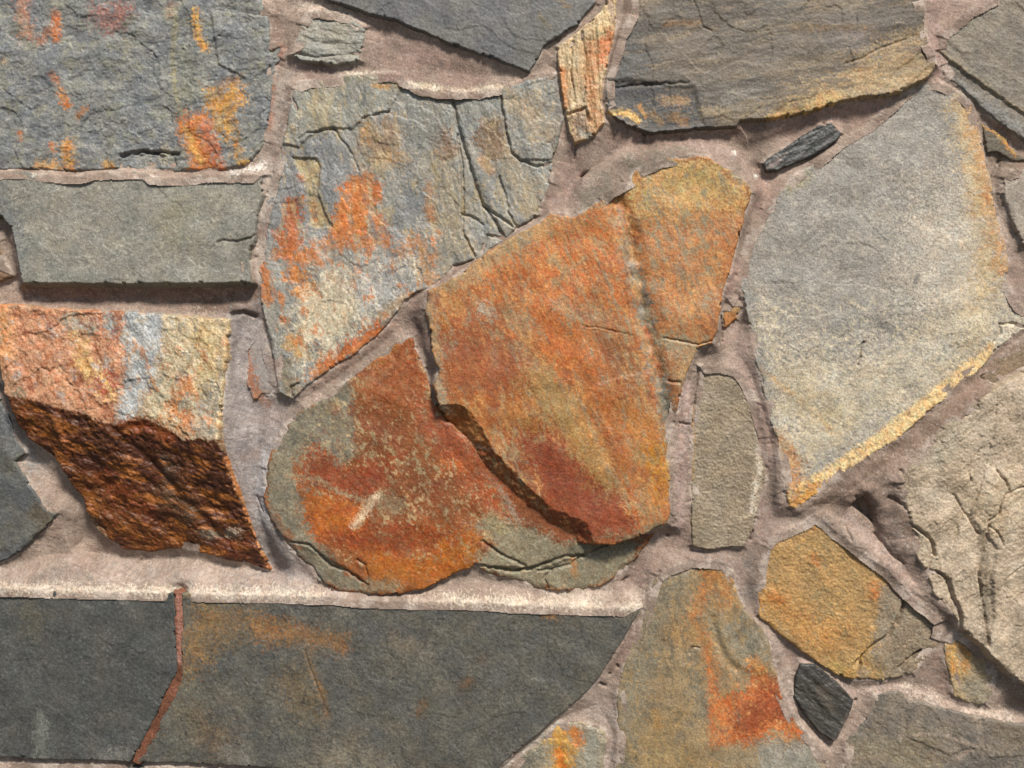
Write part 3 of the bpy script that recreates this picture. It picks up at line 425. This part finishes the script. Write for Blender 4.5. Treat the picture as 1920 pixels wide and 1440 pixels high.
stone('smooth grey stone with a rusty flank between two upright joints',
      '448,656 462,634 492,606 502,640 512,680 518,725 508,741 490,744 474,752 463,720 453,688',
      H=20, col=(168, 158, 150), col2=(160, 150, 142), mat='mortar', R=9, rough=1.5, proud=1, pdir=2, grain=0.6, und=2, flake=(1, 40, 80, 2),
      patches=[B('456,660 468,700 480,740', 9, (166, 104, 70), .85, 4), B('480,742 500,742', 5, (190, 146, 112), .7)])

# ------------------------------------------------------------------ mortar stains, painted shade and highlights, lumps
M_PATCH = [
    P('420,560 500,560 520,740 540,760 520,860 500,900 510,980 620,1110 440,1100 480,1080 440,930 415,800', (158, 150, 146), .8, 14, 8), B('500,980 490,900 500,860', 12, (182, 178, 176), .8, 6),
    B('0,1080 140,1078 300,1080 480,1096 600,1108', 22, (172, 154, 140), .8, 10), B('-20,1098 130,1101 330,1106 600,1113', 6, (228, 210, 186), .75, 5, 3), B('780,1122 900,1123 1050,1129 1195,1135', 7, (230, 212, 188), .8, 5, 3), B('1050,1115 1140,1105 1190,1110', 14, (196, 178, 160), .7, 6),  # cream bands above the dark slabs: lime residue plus a painted highlight
    B('40,880 80,930 110,990', 16, (172, 152, 136), .8, 8), B('10,700 30,830 60,870', 14, (160, 156, 150), .7, 6), B('100,1000 90,1030 40,1060', 26, (160, 140, 124), .6, 10),
    B('0,555 40,560', 14, (120, 96, 82), .6, 6), B('60,548 470,552', 16, (140, 112, 98), .8, 6), B('375,570 440,572', 12, (110, 90, 76), .8, 5), B('440,580 478,590', 10, (110, 104, 98), .7),  # long brown band under the olive block is its shadow, painted on the mortar
    B('515,120 530,90', 8, (150, 108, 92), .7), B('512,140 505,240', 6, (165, 118, 96), .8), B('500,5 560,12 640,20 700,40', 9, (206, 186, 168), .7, 5), B('530,150 525,230 510,300 500,420', 14, (172, 158, 146), .7, 6), B('490,312 470,318 440,324', 8, (216, 206, 194), .9, 4), B('650,140 740,136', 3, (222, 206, 184), .8, 2), B('770,160 850,172 935,166', 5, (224, 208, 180), .9, 2), B('560,130 620,138', 12, (146, 126, 118), .7),  # cream lines over the cracked stone's top edge: lime with highlight painted in
    B('710,60 760,110 740,130', 30, (176, 150, 138), .5, 14), B('800,100 880,150', 30, (156, 128, 116), .6, 14),
    B('1075,300 1060,370 1040,380', 18, (160, 134, 122), .7, 8), B('1100,380 1140,340 1200,310 1280,292', 20, (128, 118, 104), .8, 8), B('1150,262 1300,262 1400,245', 14, (150, 122, 108), .7, 7), B('1300,275 1390,300', 12, (170, 146, 134), .6, 6), B('1460,240 1550,225 1640,200', 14, (176, 146, 132), .8, 7), B('1430,340 1420,380', 18, (164, 134, 120), .7, 8), B('1416,330', 4, (232, 226, 214), 1, 1.5, 1), B('1372,291', 4, (232, 222, 208), .9, 1.5, 1),  # brown band along the top right slab's underside: shade put into the colour
    B('1750,20 1745,90 1760,130', 16, (176, 148, 136), .8, 8), B('1790,10 1830,0', 20, (186, 164, 150), .8, 8), B('1860,290 1890,300 1920,310', 14, (112, 98, 82), .8, 5), B('1895,480 1905,560', 16, (156, 136, 124), .7, 8),
    B('1375,500 1362,550', 10, (178, 146, 132), .8, 5), B('1380,620 1395,680 1420,760 1440,860', 14, (166, 142, 130), .7, 7), B('1285,720 1275,850 1272,980', 9, (188, 162, 150), .8, 4), B('1440,960 1400,1010', 26, (160, 138, 126), .7, 12), B('1260,1010 1220,1050 1180,1090', 22, (166, 142, 128), .6, 10), B('1390,1060 1400,1110', 14, (128, 118, 110), .8, 6), B('1300,1040 1350,1042', 14, (160, 140, 128), .7, 6),
    B('1880,660 1760,790 1640,870 1540,940', 14, (138, 114, 96), .8, 7), B('1590,890 1680,950 1700,990', 34, (134, 114, 100), .8, 12), B('1590,970 1640,1020 1700,1090', 12, (182, 158, 144), .8, 6), B('1665,985 1680,1020', 12, (176, 156, 142), .8, 5), B('1700,1100 1780,1170', 14, (170, 148, 132), .6, 6), B('1860,1260 1920,1300', 14, (136, 122, 108), .7, 6), B('1470,1210 1540,1270 1600,1300', 10, (172, 150, 138), .6, 5), B('1700,1290 1760,1310 1860,1340 1920,1350', 8, (206, 186, 168), .8, 4), B('1620,1290 1680,1288', 8, (196, 174, 160), .6, 4), B('1750,1240 1770,1290', 18, (160, 136, 120), .7, 6), B('1450,1180 1490,1340', 9, (160, 142, 130), .6, 5),  # first brown band paints the shadow below the large grey stone
    B('1150,1250 1165,1225 1190,1180', 8, (140, 116, 102), .8, 4), B('1110,1320 1140,1340', 24, (168, 152, 140), .7, 10), B('940,1440 1000,1392 1045,1352', 4, (196, 184, 168), .8, 2), B('1150,1390 1140,1430', 8, (182, 164, 152), .7, 4),
    B('780,560 775,600 790,640', 14, (144, 120, 108), .7, 6), B('590,720 660,675 740,610', 10, (164, 134, 116), .8, 5), B('820,530 870,500 950,448', 6, (156, 132, 118), .7, 4), B('500,790 520,780', 20, (160, 142, 130), .6, 8), B('484,744 500,756', 8, (176, 130, 106), .7),
]
M_LUMP = [(1630, 930, 70, 45, 14), (1680, 1010, 22, 50, 6), (1600, 1000, 20, 60, 5), (440, 700, 22, 90, 4), (500, 900, 16, 70, 5), (800, 110, 60, 30, 3), (455, 580, 30, 14, 6), (1230, 1050, 40, 30, 5), (1110, 360, 60, 30, 5), (1800, 1270, 20, 40, 4), (495, 1000, 20, 30, 6)]
M_BEAD = [('1304,690 1290,780 1280,880 1272,985', 13, 9), ('1545,968 1620,1025 1700,1095 1765,1145', 12, 7), ('1500,955 1580,905 1650,860', 14, 5), ('1374,490 1360,560', 8, 5), ('432,600 430,700 436,830 470,960 490,1040', 10, 4), ('1425,760 1445,880 1455,940', 9, 4), ('1040,330 1020,380', 12, 5), ('1462,1225 1490,1330', 7, 3), ('590,722 650,684 730,620', 10, 4)]
M_CRACK = [('341,1108 343,1258 322,1313 257,1426', 15, 18), ('1352,595 1353,640', 2.4, 8), ('1297,960 1296,900', 2, 2), ('1272,792 1290,796', 2.2, 5), ('1080,268 1076,298', 2.2, 5), ('1090,330 1105,322', 2.4, 4), ('1208,248 1207,268', 2.2, 5), ('436,590 455,586 478,592', 3.5, 10), ('470,800 470,830', 2.4, 4), ('1306,692 1300,740 1296,800', 2.4, 6), ('244,1068 248,1058', 2.2, 4), ('1168,1090 1175,1084', 3, 8), ('1252,1003', 3.5, 9), ('1408,995 1404,1010', 3.2, 9), ('1158,1248', 3.2, 8), ('1142,1262', 2.5, 6), ('1125,1280 1135,1284', 2.8, 7), ('1606,1314', 3, 6), ('1700,915 1690,900 1680,880', 3, 6), ('1660,930 1700,955', 4, 7), ('1580,985 1590,1010', 3, 4), ('1620,960 1600,930', 3, 5), ('1868,720 1850,705 1840,706', 4, 10), ('1235,1070 1222,1100', 2.4, 4), ('1880,300 1858,340', 4, 6), ('1640,1000 1670,1040 1690,1055', 3, 5), ('480,930 492,960', 2.2, 3), ('1276,260', 2.8, 5), ('1316,262', 2.2, 4)]

# ------------------------------------------------------------------ mesh building
wall = bpy.data.objects.new('stone_wall', None)
C.collection.objects.link(wall)
wall.location = (0, 0, 0)
wall['label'] = 'rough stone wall of grey, orange and beige slabs set in pink mortar'
wall['category'] = 'wall'
wall['kind'] = 'thing'


def grid_mesh(name, U, V, Hh, keep, colr, mat, label=None, centre=(960, 720)):
    """one sheet of quads over a traced grid; keep = vertex mask"""
    q = keep[:-1, :-1] & keep[1:, :-1] & keep[:-1, 1:] & keep[1:, 1:]
    idx = np.arange(U.size).reshape(U.shape)
    a = idx[:-1, :-1][q]; b = idx[:-1, 1:][q]; c = idx[1:, 1:][q]; d = idx[1:, :-1][q]
    quads = np.stack([a, d, c, b], 1)
    used, inv = np.unique(quads, return_inverse=True)
    quads = inv.reshape(-1, 4).astype(np.int32)
    cx, cy = (centre[0] - 960) * S, ZC + (720 - centre[1]) * S
    co = np.empty((len(used), 3), F)
    co[:, 0] = (U.ravel()[used] - 960) * S - cx
    co[:, 1] = -Hh.ravel()[used] * S
    co[:, 2] = ZC + (720 - V.ravel()[used]) * S - cy
    me = bpy.data.meshes.new(name)
    me.vertices.add(len(used)); me.vertices.foreach_set('co', co.ravel())
    me.loops.add(quads.size); me.loops.foreach_set('vertex_index', quads.ravel())
    me.polygons.add(len(quads))
    me.polygons.foreach_set('loop_start', np.arange(0, quads.size, 4, dtype=np.int32))
    me.polygons.foreach_set('use_smooth', np.ones(len(quads), bool))
    me.update(calc_edges=True)
    at = me.attributes.new('pigment', 'FLOAT_COLOR', 'POINT')
    cc = np.ones((len(used), 4), F)
    cc[:, :3] = colr.reshape(-1, 3)[used]
    at.data.foreach_set('color', cc.ravel())
    me.materials.append(mat)
    o = bpy.data.objects.new(name, me)
    C.collection.objects.link(o)
    o.parent = wall
    o.location = (cx, 0, cy)
    if label:
        o['label'] = label
    return o


def paint(col, U, V, patches, seed, T=lambda p: p):
    for i, (kind, pts, r, c, k, soft, na, wl) in enumerate(patches):
        pts = [T(p) for p in pts]
        m = r + soft * 2 + na + 4
        xs = [p[0] for p in pts]; ys = [p[1] for p in pts]
        r0, r1 = np.searchsorted(V[:, 0], [min(ys) - m, max(ys) + m]); c0, c1 = np.searchsorted(U[0], [min(xs) - m, max(xs) + m])
        if r1 - r0 < 2 or c1 - c0 < 2:
            continue
        u = U[r0:r1, c0:c1]; v = V[r0:r1, c0:c1]
        d = psdf(u, v, pts) if kind == 'P' else r - pldist(u, v, pts)
        d = d + na * (1.3 * fbm(u / wl, v / wl, 4, seed + i, .65) + 0.9 * fbm(u / 4.5, v / 4.5, 2, seed + i + 50, .8))
        soft = soft * 2.2
        fine = 0.75 * fbm(u / 4.5, v / 6.0, 3, seed + i + 60, .85)
        a = (sstep(0.22, 0.78, np.clip((d + soft) / (2 * soft), -0.3, 1.3) + fine) * k)[..., None]
        pc = np.empty(u.shape + (3,), F); pc[:] = lin(c)
        vv = 1 + 0.30 * fbm(u / 9, v / 9, 3, seed + i + 70, .8)
        hh = 0.34 * fbm(u / 15, v / 15, 3, seed + i + 80, .7)
        pc *= np.clip(vv, .45, 1.6)[..., None]
        sat = float(np.clip((max(c) - min(c)) / 110.0, 0.1, 1))
        pc[..., 1] *= 1 + hh * sat; pc[..., 2] *= 1 + 1.6 * hh * sat
        col[r0:r1, c0:c1] = col[r0:r1, c0:c1] * (1 - a) + pc * a


STEP = 1.5
U0, U1, V0, V1 = -80.0, 1990.0, -80.0, 1510.0
gu = np.arange(U0, U1 + 1, STEP); gv = np.arange(V0, V1 + 1, STEP)
GUU, GVV = np.meshgrid(gu.astype(F), gv.astype(F))
sumW = np.full(GUU.shape, 1e-5, F); sumWH = np.full(GUU.shape, 8e-5, F); dmin = np.full(GUU.shape, 999.0, F)

for si, s in enumerate(ST):
    k = (D - s['H']) / D                               # the traced outline belongs to the face, which stands proud
    T = lambda p, k=k: (960 + (p[0] - 960) * k, 720 + (p[1] - 720) * k)
    pts = [T(p) for p in s['pts']]
    xs = [p[0] for p in pts]; ys = [p[1] for p in pts]
    m = 60
    c0, c1 = np.searchsorted(gu, [min(xs) - m, max(xs) + m]); r0, r1 = np.searchsorted(gv, [min(ys) - m, max(ys) + m])
    U = GUU[r0:r1, c0:c1]; V = GVV[r0:r1, c0:c1]
    seed = 100 + si * 37
    d0 = psdf(U, V, pts)
    d = d0 + s['rough'] * (fbm(U / 26, V / 26, 2, seed) * 1.2 + 0.4 * fbm(U / 7, V / 7, 2, seed + 3))
    d -= 3.2 * sstep(0.26, 0.42, fbm(U / 15, V / 15, 2, seed + 4)) * sstep(14, 2, np.abs(d0))
    gy, gx = np.gradient(d0, STEP)
    cx, cy = np.mean(xs), np.mean(ys)
    if s['name'] == 'stone' and s['bevels'] and s['bevels'][0][0] == 'Q':
        cy = 740.0
    plane = s['H'] + s['tilt'][0] * (U - cx) + s['tilt'][1] * (V - cy)
    # feed the mortar: it climbs towards each stone's edge
    edge = plane.copy()
    for bv in s['bevels']:
        bp = [T(p) for p in pts_of(bv[1])]
        if bv[0] == 'Q':                               # ridge: everything below it leans back
            ry = np.interp(U[0], [p[0] for p in bp], [p[1] for p in bp])[None, :]
            edge = edge - np.maximum(V - ry, 0) * (bv[2] * 0.92)
        else:
            edge = np.where(pldist(U, V, bp) < bv[3] + 6, np.minimum(edge, plane + (np.where(d > 0, pldist(U, V, bp), 0) - bv[3]) * bv[2]), edge)
    pr = 0.45 * s['proud'] + 0.8 * s['pdir'] * np.clip(-gy, -1, 1) + 3.0 * fbm(U / 70, V / 70, 2, seed + 5)
    dout = np.maximum(-d0, 0)
    near = dout < 58
    wgt = np.where(near, 1.0 / (dout + 6) ** 2, 0) * np.where(near, 1 - dout / 58, 0)
    sumW[r0:r1, c0:c1] += wgt
    sumWH[r0:r1, c0:c1] += wgt * (edge - np.maximum(pr, -2))
    dmin[r0:r1, c0:c1] = np.minimum(dmin[r0:r1, c0:c1], -d)
    # the face
    h = plane + 0.75 * s['und'] * fbm(U / 95, V / 95, 2, seed + 7)
    famp, fwl, fang, fst = s['flake']
    if famp:
        ax, ay = aniso(U, V, fang, fst)
        n = fbm(ax / fwl, ay / fwl, 4, seed + 9) * 4.0 + 40
        fl = np.floor(n); fr = n - fl
        h += famp * (fl - 40 + sstep(0.72, 1.0, fr)) * 0.32
        h += famp * 0.16 * fbm(ax / (fwl * .22), ay / (fwl * .22), 2, seed + 11)
    h += 0.5 * s['grain'] * (0.55 * fbm(U / 8, V / 8, 2, seed + 13) + 0.8 * gn(U / 4.2, V / 4.2, seed + 15))
    st = fbm(U / 150, V / 150, 2, seed + 71) * 2.6 + 30 + 0.10 * fbm(U / 14, V / 14, 3, seed + 73, .7)
    sf = np.floor(st)
    h += s['step'] * (sf - 30 + sstep(0.93, 1.0, st - sf))        # cleft ledges where a layer has broken away
    for pp, dh, soft in s['plates']:
        q = psdf(U, V, [T(p) for p in pts_of(pp)]) + 3.0 * fbm(U / 14, V / 14, 2, seed + 17)
        h += dh * sstep(-soft, soft, q)
    for bv in s['bevels']:
        bp = [T(p) for p in pts_of(bv[1])]
        if bv[0] == 'Q':
            ry = np.interp(U[0], [p[0] for p in bp], [p[1] for p in bp])[None, :]
            dv = np.maximum(V - ry + 3 * fbm(U / 12, V / 12, 2, seed), 0)
            low = sstep(0, 14, dv)
            ax, ay = aniso(U, V, 25, 4.0)
            a2, b2 = aniso(U, V, 22, 1.8)
            n = fbm(a2 / 34, b2 / 34, 3, seed + 21) * 3.2 + 20
            rg = 1.7 * (np.floor(n) - 20 + sstep(0.55, 1.0, n - np.floor(n))) + 1.2 * np.abs(gn(a2 / 21, b2 / 21, seed + 22)) + 0.7 * fbm(ax / 6, ay / 6, 2, seed + 23) + 9 * fbm(U / 80, V / 80, 2, seed + 25)
            h += low * rg
            h -= dv * bv[2]
        else:                                          # worn lower edge: a slope of its own along this side
            bd = pldist(U, V, bp) + 4 * fbm(U / 20, V / 20, 2, seed + 27)
            h = np.minimum(h, plane + (bd - bv[3]) * bv[2] + 2.0 * fbm(U / 9, V / 9, 2, seed + 29))
    for pp, wd, dp in s['cracks']:
        q = pldist(U + 2.6 * fbm(U / 13, V / 13, 2, seed + 31), V + 2.6 * fbm(U / 13, V / 13, 2, seed + 33), [T(p) for p in pts_of(pp)])
        h -= dp * np.exp(-(q / (0.8 * wd)) ** 2) * np.clip(0.9 + 0.7 * fbm(U / 40, V / 40, 2, seed + 35), 0.5, 1.2)
    R = 0.85 * s['R'] * np.clip(0.75 + 1.5 * fbm(U / 38, V / 38, 2, seed + 37), 0.12, 2.0)
    t = np.clip(d / np.maximum(R, 1), 0, 1)
    h -= R * 0.7 * (1 - np.sqrt(np.clip(1 - (1 - t) ** 2, 0, 1)))
    h -= np.maximum(-d, 0) * 4.5
    # its pigment
    col = np.empty(U.shape + (3,), F)
    sa, sst = s['streak']
    ax, ay = aniso(U, V, sa, sst)
    mix = sstep(-0.35, 0.35, fbm(ax / 60, ay / 60, 4, seed + 41))[..., None]
    col[:] = lin(s['col']) * (1 - mix) + lin(s['col2']) * mix
    paint(col, U, V, s['patches'], seed + 200, T)
    for j, (pp, fc, wl, octv, fst2, fa, thr, kk) in enumerate(s['flecks']):
        ax, ay = aniso(U, V, fa, fst2)
        reg = sstep(-12, 12, psdf(U, V, [T(p) for p in pts_of(pp)]) + 14 * fbm(U / 30, V / 30, 2, seed + 300 + j))
        n = fbm(ax / wl, ay / wl, octv, seed + 310 + j * 7, 0.75) + 0.55 * fbm(ax / 55, ay / 55, 2, seed + 330 + j * 7)
        a = (sstep(thr - 0.02, thr + 0.34, n) * reg * kk)[..., None]
        col = col * (1 - a) + lin(fc) * a
    paint(col, U, V, s['late'], seed + 400, T)
    mo = 1 + s['mott'] * (1.3 * fbm(ax / 34, ay / 34, 3, seed + 61) + 1.1 * fbm(U / 6, V / 6, 2, seed + 63))
    col *= np.clip(mo, 0.5, 1.6)[..., None]
    warm = 1 + 0.05 * fbm(U / 45, V / 45, 3, seed + 65)
    col[..., 0] *= warm; col[..., 2] /= warm
    grid_mesh(s['name'], U, V, h, d > -9, np.clip(col, 0.01, 0.9), MAT[s['mat']], s['label'], (cx, float(np.mean(ys))))


def mortar_height(U, V, sw, swh, dm):
    h = swh / sw
    dm = np.maximum(dm, 0)
    h -= 7.5 * (1 - np.exp(-dm / 16.0)) + np.minimum(dm, 40) * 0.08
    ax, ay = aniso(U, V, 15, 3)
    h += 2.0 * fbm(U / 50, V / 50, 2, 901) + 0.55 * fbm(ax / 6, ay / 6, 3, 911) * sstep(-0.15, 0.25, fbm(U / 70, V / 70, 2, 913)) + 0.45 * gn(U / 3.6, V / 3.6, 921) + 0.35 * gn(U / 8, V / 8, 923)
    h -= 2.5 * sstep(0.56, 0.64, gn(U / 8, V / 8, 931)) * sstep(0.1, 0.3, gn(U / 120, V / 120, 935))
    return h


def mortar_colour(U, V):
    col = np.empty(U.shape + (3,), F)
    mix = sstep(-0.4, 0.4, fbm(U / 90, V / 90, 4, 941))[..., None]
    col[:] = lin((172, 152, 136)) * (1 - mix) + lin((150, 131, 116)) * mix
    return col


h = mortar_height(GUU, GVV, sumW, sumWH, dmin)
KM = (D - 20.0) / D                                     # the mortar lies about 20 units proud of the wall plane
TM = lambda p: (960 + (p[0] - 960) * KM, 720 + (p[1] - 720) * KM)
for x, y, rx, ry, hh in M_LUMP:
    x, y = TM((x, y))
    h += hh * np.exp(-((GUU - x) / rx) ** 2 - ((GVV - y) / ry) ** 2) * (1 + 0.5 * fbm(GUU / 36, GVV / 36, 2, 951))
for pp, wd, dp in [(a, b, -c) for a, b, c in M_BEAD] + M_CRACK:
    pp = [TM(p) for p in pts_of(pp)]
    xs = [p[0] for p in pp]; ys = [p[1] for p in pp]
    c0, c1 = np.searchsorted(gu, [min(xs) - 40, max(xs) + 40]); r0, r1 = np.searchsorted(gv, [min(ys) - 40, max(ys) + 40])
    u = GUU[r0:r1, c0:c1]; v = GVV[r0:r1, c0:c1]
    q = pldist(u + 3 * fbm(u / 12, v / 12, 2, 961), v + 3 * fbm(u / 12, v / 12, 2, 963), pp)
    h[r0:r1, c0:c1] -= dp * np.exp(-(q / wd) ** 2)
col = mortar_colour(GUU, GVV)
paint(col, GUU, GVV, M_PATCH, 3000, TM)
sx, sy = aniso(GUU, GVV, 18, 7)
mo = 1 + 0.24 * fbm(GUU / 48, GVV / 48, 4, 971, .65) + 0.20 * fbm(GUU / 4, GVV / 4, 2, 973) + 0.16 * fbm(sx / 5, sy / 5, 3, 975)
lime = sstep(8, 1, dmin) * sstep(-0.05, 0.25, fbm(GUU / 40, GVV / 40, 3, 979)) * 0.35      # dried lime film where the joint thins out
col = col * (1 - lime[..., None]) + lin((226, 210, 194)) * lime[..., None]
brown = sstep(0.12, 0.4, fbm(GUU / 70, GVV / 70, 4, 983))[..., None] * 0.45
col = col * (1 - brown) + lin((146, 122, 108)) * brown
mo *= 1 + 0.28 * sstep(0.3, 0.5, gn(GUU / 3.1, GVV / 3.1, 987)) - 0.30 * sstep(0.33, 0.5, gn(GUU / 3.4, GVV / 3.4, 989))
spots = sstep(0.42, 0.5, gn(GUU / 7, GVV / 7, 977))[..., None] * 0.5
col *= np.clip(mo, 0.6, 1.5)[..., None]
col = col * (1 - spots) + lin((205, 188, 174)) * spots
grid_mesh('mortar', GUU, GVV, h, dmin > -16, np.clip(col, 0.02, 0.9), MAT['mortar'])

# ------------------------------------------------------------------ the rest of the wall, outside the picture
CST = 10.0
EU0, EU1, EV0, EV1 = -1740.0, 3650.0, -760.0, 2400.0
cu = np.arange(EU0, EU1 + 1, CST); cv = np.arange(EV0, EV1 + 1, CST)
CU, CV = np.meshgrid(cu.astype(F), cv.astype(F))
rnd = np.random.RandomState(21)
seeds = []
for yy in np.arange(EV0 + 150, EV1, 330):
    for xx in np.arange(EU0 + 170, EU1, 400):
        p = (xx + rnd.uniform(-130, 130), yy + rnd.uniform(-105, 105))
        if not (U0 - 40 < p[0] < U1 + 40 and V0 - 40 < p[1] < V1 + 40):
            seeds.append(p)
seeds = np.array(seeds)
drect = np.maximum(np.maximum(U0 - CU, CU - U1), np.maximum(V0 - CV, CV - V1))      # >0 outside the traced part
cW = np.full(CU.shape, 1e-4, F); cWH = np.full(CU.shape, 16e-4, F); cd = np.full(CU.shape, 999.0, F)
PAL2 = [(112, 113, 110), (126, 124, 114), (164, 120, 84), (142, 136, 122), (170, 156, 132), (96, 95, 90), (154, 130, 92), (128, 117, 102), (118, 116, 110), (138, 130, 116)]
for i, p in enumerate(seeds):
    m = 420
    c0, c1 = np.searchsorted(cu, [p[0] - m, p[0] + m]); r0, r1 = np.searchsorted(cv, [p[1] - m, p[1] + m])
    U = CU[r0:r1, c0:c1]; V = CV[r0:r1, c0:c1]
    d = drect[r0:r1, c0:c1] - 7
    for j, q in enumerate(seeds):
        L2 = math.hypot(q[0] - p[0], q[1] - p[1])
        if j != i and L2 < 1000:
            d = np.minimum(d, (((U - q[0]) ** 2 + (V - q[1]) ** 2) - ((U - p[0]) ** 2 + (V - p[1]) ** 2)) / (2 * L2) - 13)
    d = np.minimum(d, np.minimum(U - EU0, EU1 - U) + 0.0)
    d = np.minimum(d, np.minimum(V - EV0, EV1 - V)) + 6 * fbm(U / 60, V / 60, 2, 5000 + i)
    if (d > 25).sum() < 12:
        continue
    H = 24 + rnd.uniform(0, 22)
    plane = H + rnd.uniform(-.02, .02) * (U - p[0]) + rnd.uniform(-.02, .02) * (V - p[1])
    dout = np.maximum(-d, 0)
    wg = np.where(dout < 60, 1 / (dout + 6) ** 2, 0)
    cW[r0:r1, c0:c1] += wg; cWH[r0:r1, c0:c1] += wg * (plane - 12)
    cd[r0:r1, c0:c1] = np.minimum(cd[r0:r1, c0:c1], -d)
    n = fbm(U / 90, V / 60, 4, 5100 + i) * 4
    hh = plane + 6 * fbm(U / 120, V / 120, 3, 5200 + i) + 2.2 * (np.floor(n) + sstep(.7, 1, n - np.floor(n))) + fbm(U / 22, V / 22, 2, 5300 + i)
    hh = hh - 10 * (1 - np.clip(d / 14, 0, 1)) ** 2 - dout * 3
    ca = lin(PAL2[rnd.randint(len(PAL2))]); cb = lin(PAL2[rnd.randint(len(PAL2))])
    mx = (sstep(-0.1, 0.5, fbm(U / 90, V / 90, 5, 5400 + i, .7)) * 0.6)[..., None]
    colr = (ca * (1 - mx) + cb * mx) * (1 + .25 * fbm(U / 24, V / 24, 3, 5500 + i))[..., None]
    grid_mesh('stone', U, V, hh, (d > -14) & (drect[r0:r1, c0:c1] > -4), np.clip(colr, .01, .9), MAT['slate' if i % 2 else 'grit'], None, tuple(p))
ch = mortar_height(CU, CV, cW, cWH, cd)
ch[drect <= 0] = -2.0
bi = drect == 0
ri = np.clip(((CV - V0) / STEP).round().astype(int), 0, len(gv) - 1); ci = np.clip(((CU - U0) / STEP).round().astype(int), 0, len(gu) - 1)
ch[bi] = h[ri, ci][bi]                                  # meet the finely built part along its rim
mc = mortar_colour(CU, CV)
keep = drect >= 0
grid_mesh('mortar', CU, CV, ch, keep, np.clip(mc, .02, .9), MAT['mortar'])

# solid body behind the face, and the asphalt ground the wall stands on
import bmesh


def box(name, x0, x1, y0, y1, z0, z1, mat, parent=None, bev=0.0):
    bm = bmesh.new()
    bmesh.ops.create_cube(bm, size=1.0)
    for v in bm.verts:
        v.co = ((x0 + x1) / 2 + v.co.x * (x1 - x0), (y0 + y1) / 2 + v.co.y * (y1 - y0), (z0 + z1) / 2 + v.co.z * (z1 - z0))
    if bev:
        bmesh.ops.bevel(bm, geom=bm.edges[:], offset=bev, segments=2, affect='EDGES')
    me = bpy.data.meshes.new(name); bm.to_mesh(me); bm.free()
    at = me.attributes.new('pigment', 'FLOAT_COLOR', 'POINT')
    c = tuple(lin((168, 148, 134))) + (1.0,)
    for q in at.data:
        q.color = c
    me.materials.append(mat)
    o = bpy.data.objects.new(name, me); C.collection.objects.link(o)
    o.parent = parent
    return o


X0, X1 = (EU0 - 960) * S, (EU1 - 960) * S
ZT = ZC + (720 - EV0) * S
box('core', X0, X1, 0.045, 0.42, -0.1, ZT - 0.004, MAT['mortar'], wall)
box('coping', X0 - 0.03, X1 + 0.03, -0.09, 0.46, ZT, ZT + 0.07, MAT['grit'], wall, 0.008)

gm = bpy.data.materials.new('asphalt'); gm.use_nodes = True
gb = gm.node_tree.nodes['Principled BSDF']
gnz = gm.node_tree.nodes.new('ShaderNodeTexNoise'); gnz.inputs['Scale'].default_value = 60; gnz.inputs['Detail'].default_value = 6
gr = gm.node_tree.nodes.new('ShaderNodeValToRGB')
gr.color_ramp.elements[0].color = (.045, .042, .04, 1); gr.color_ramp.elements[1].color = (.085, .08, .075, 1)
gm.node_tree.links.new(gnz.outputs['Fac'], gr.inputs[0]); gm.node_tree.links.new(gr.outputs[0], gb.inputs['Base Color'])
gb.inputs['Roughness'].default_value = .9
me = bpy.data.meshes.new('asphalt')
me.from_pydata([(-60, -60, 0), (60, -60, 0), (60, 60, 0), (-60, 60, 0)], [], [(0, 1, 2, 3)])
me.materials.append(gm)
go = bpy.data.objects.new('asphalt', me); C.collection.objects.link(go)
go['kind'] = 'structure'
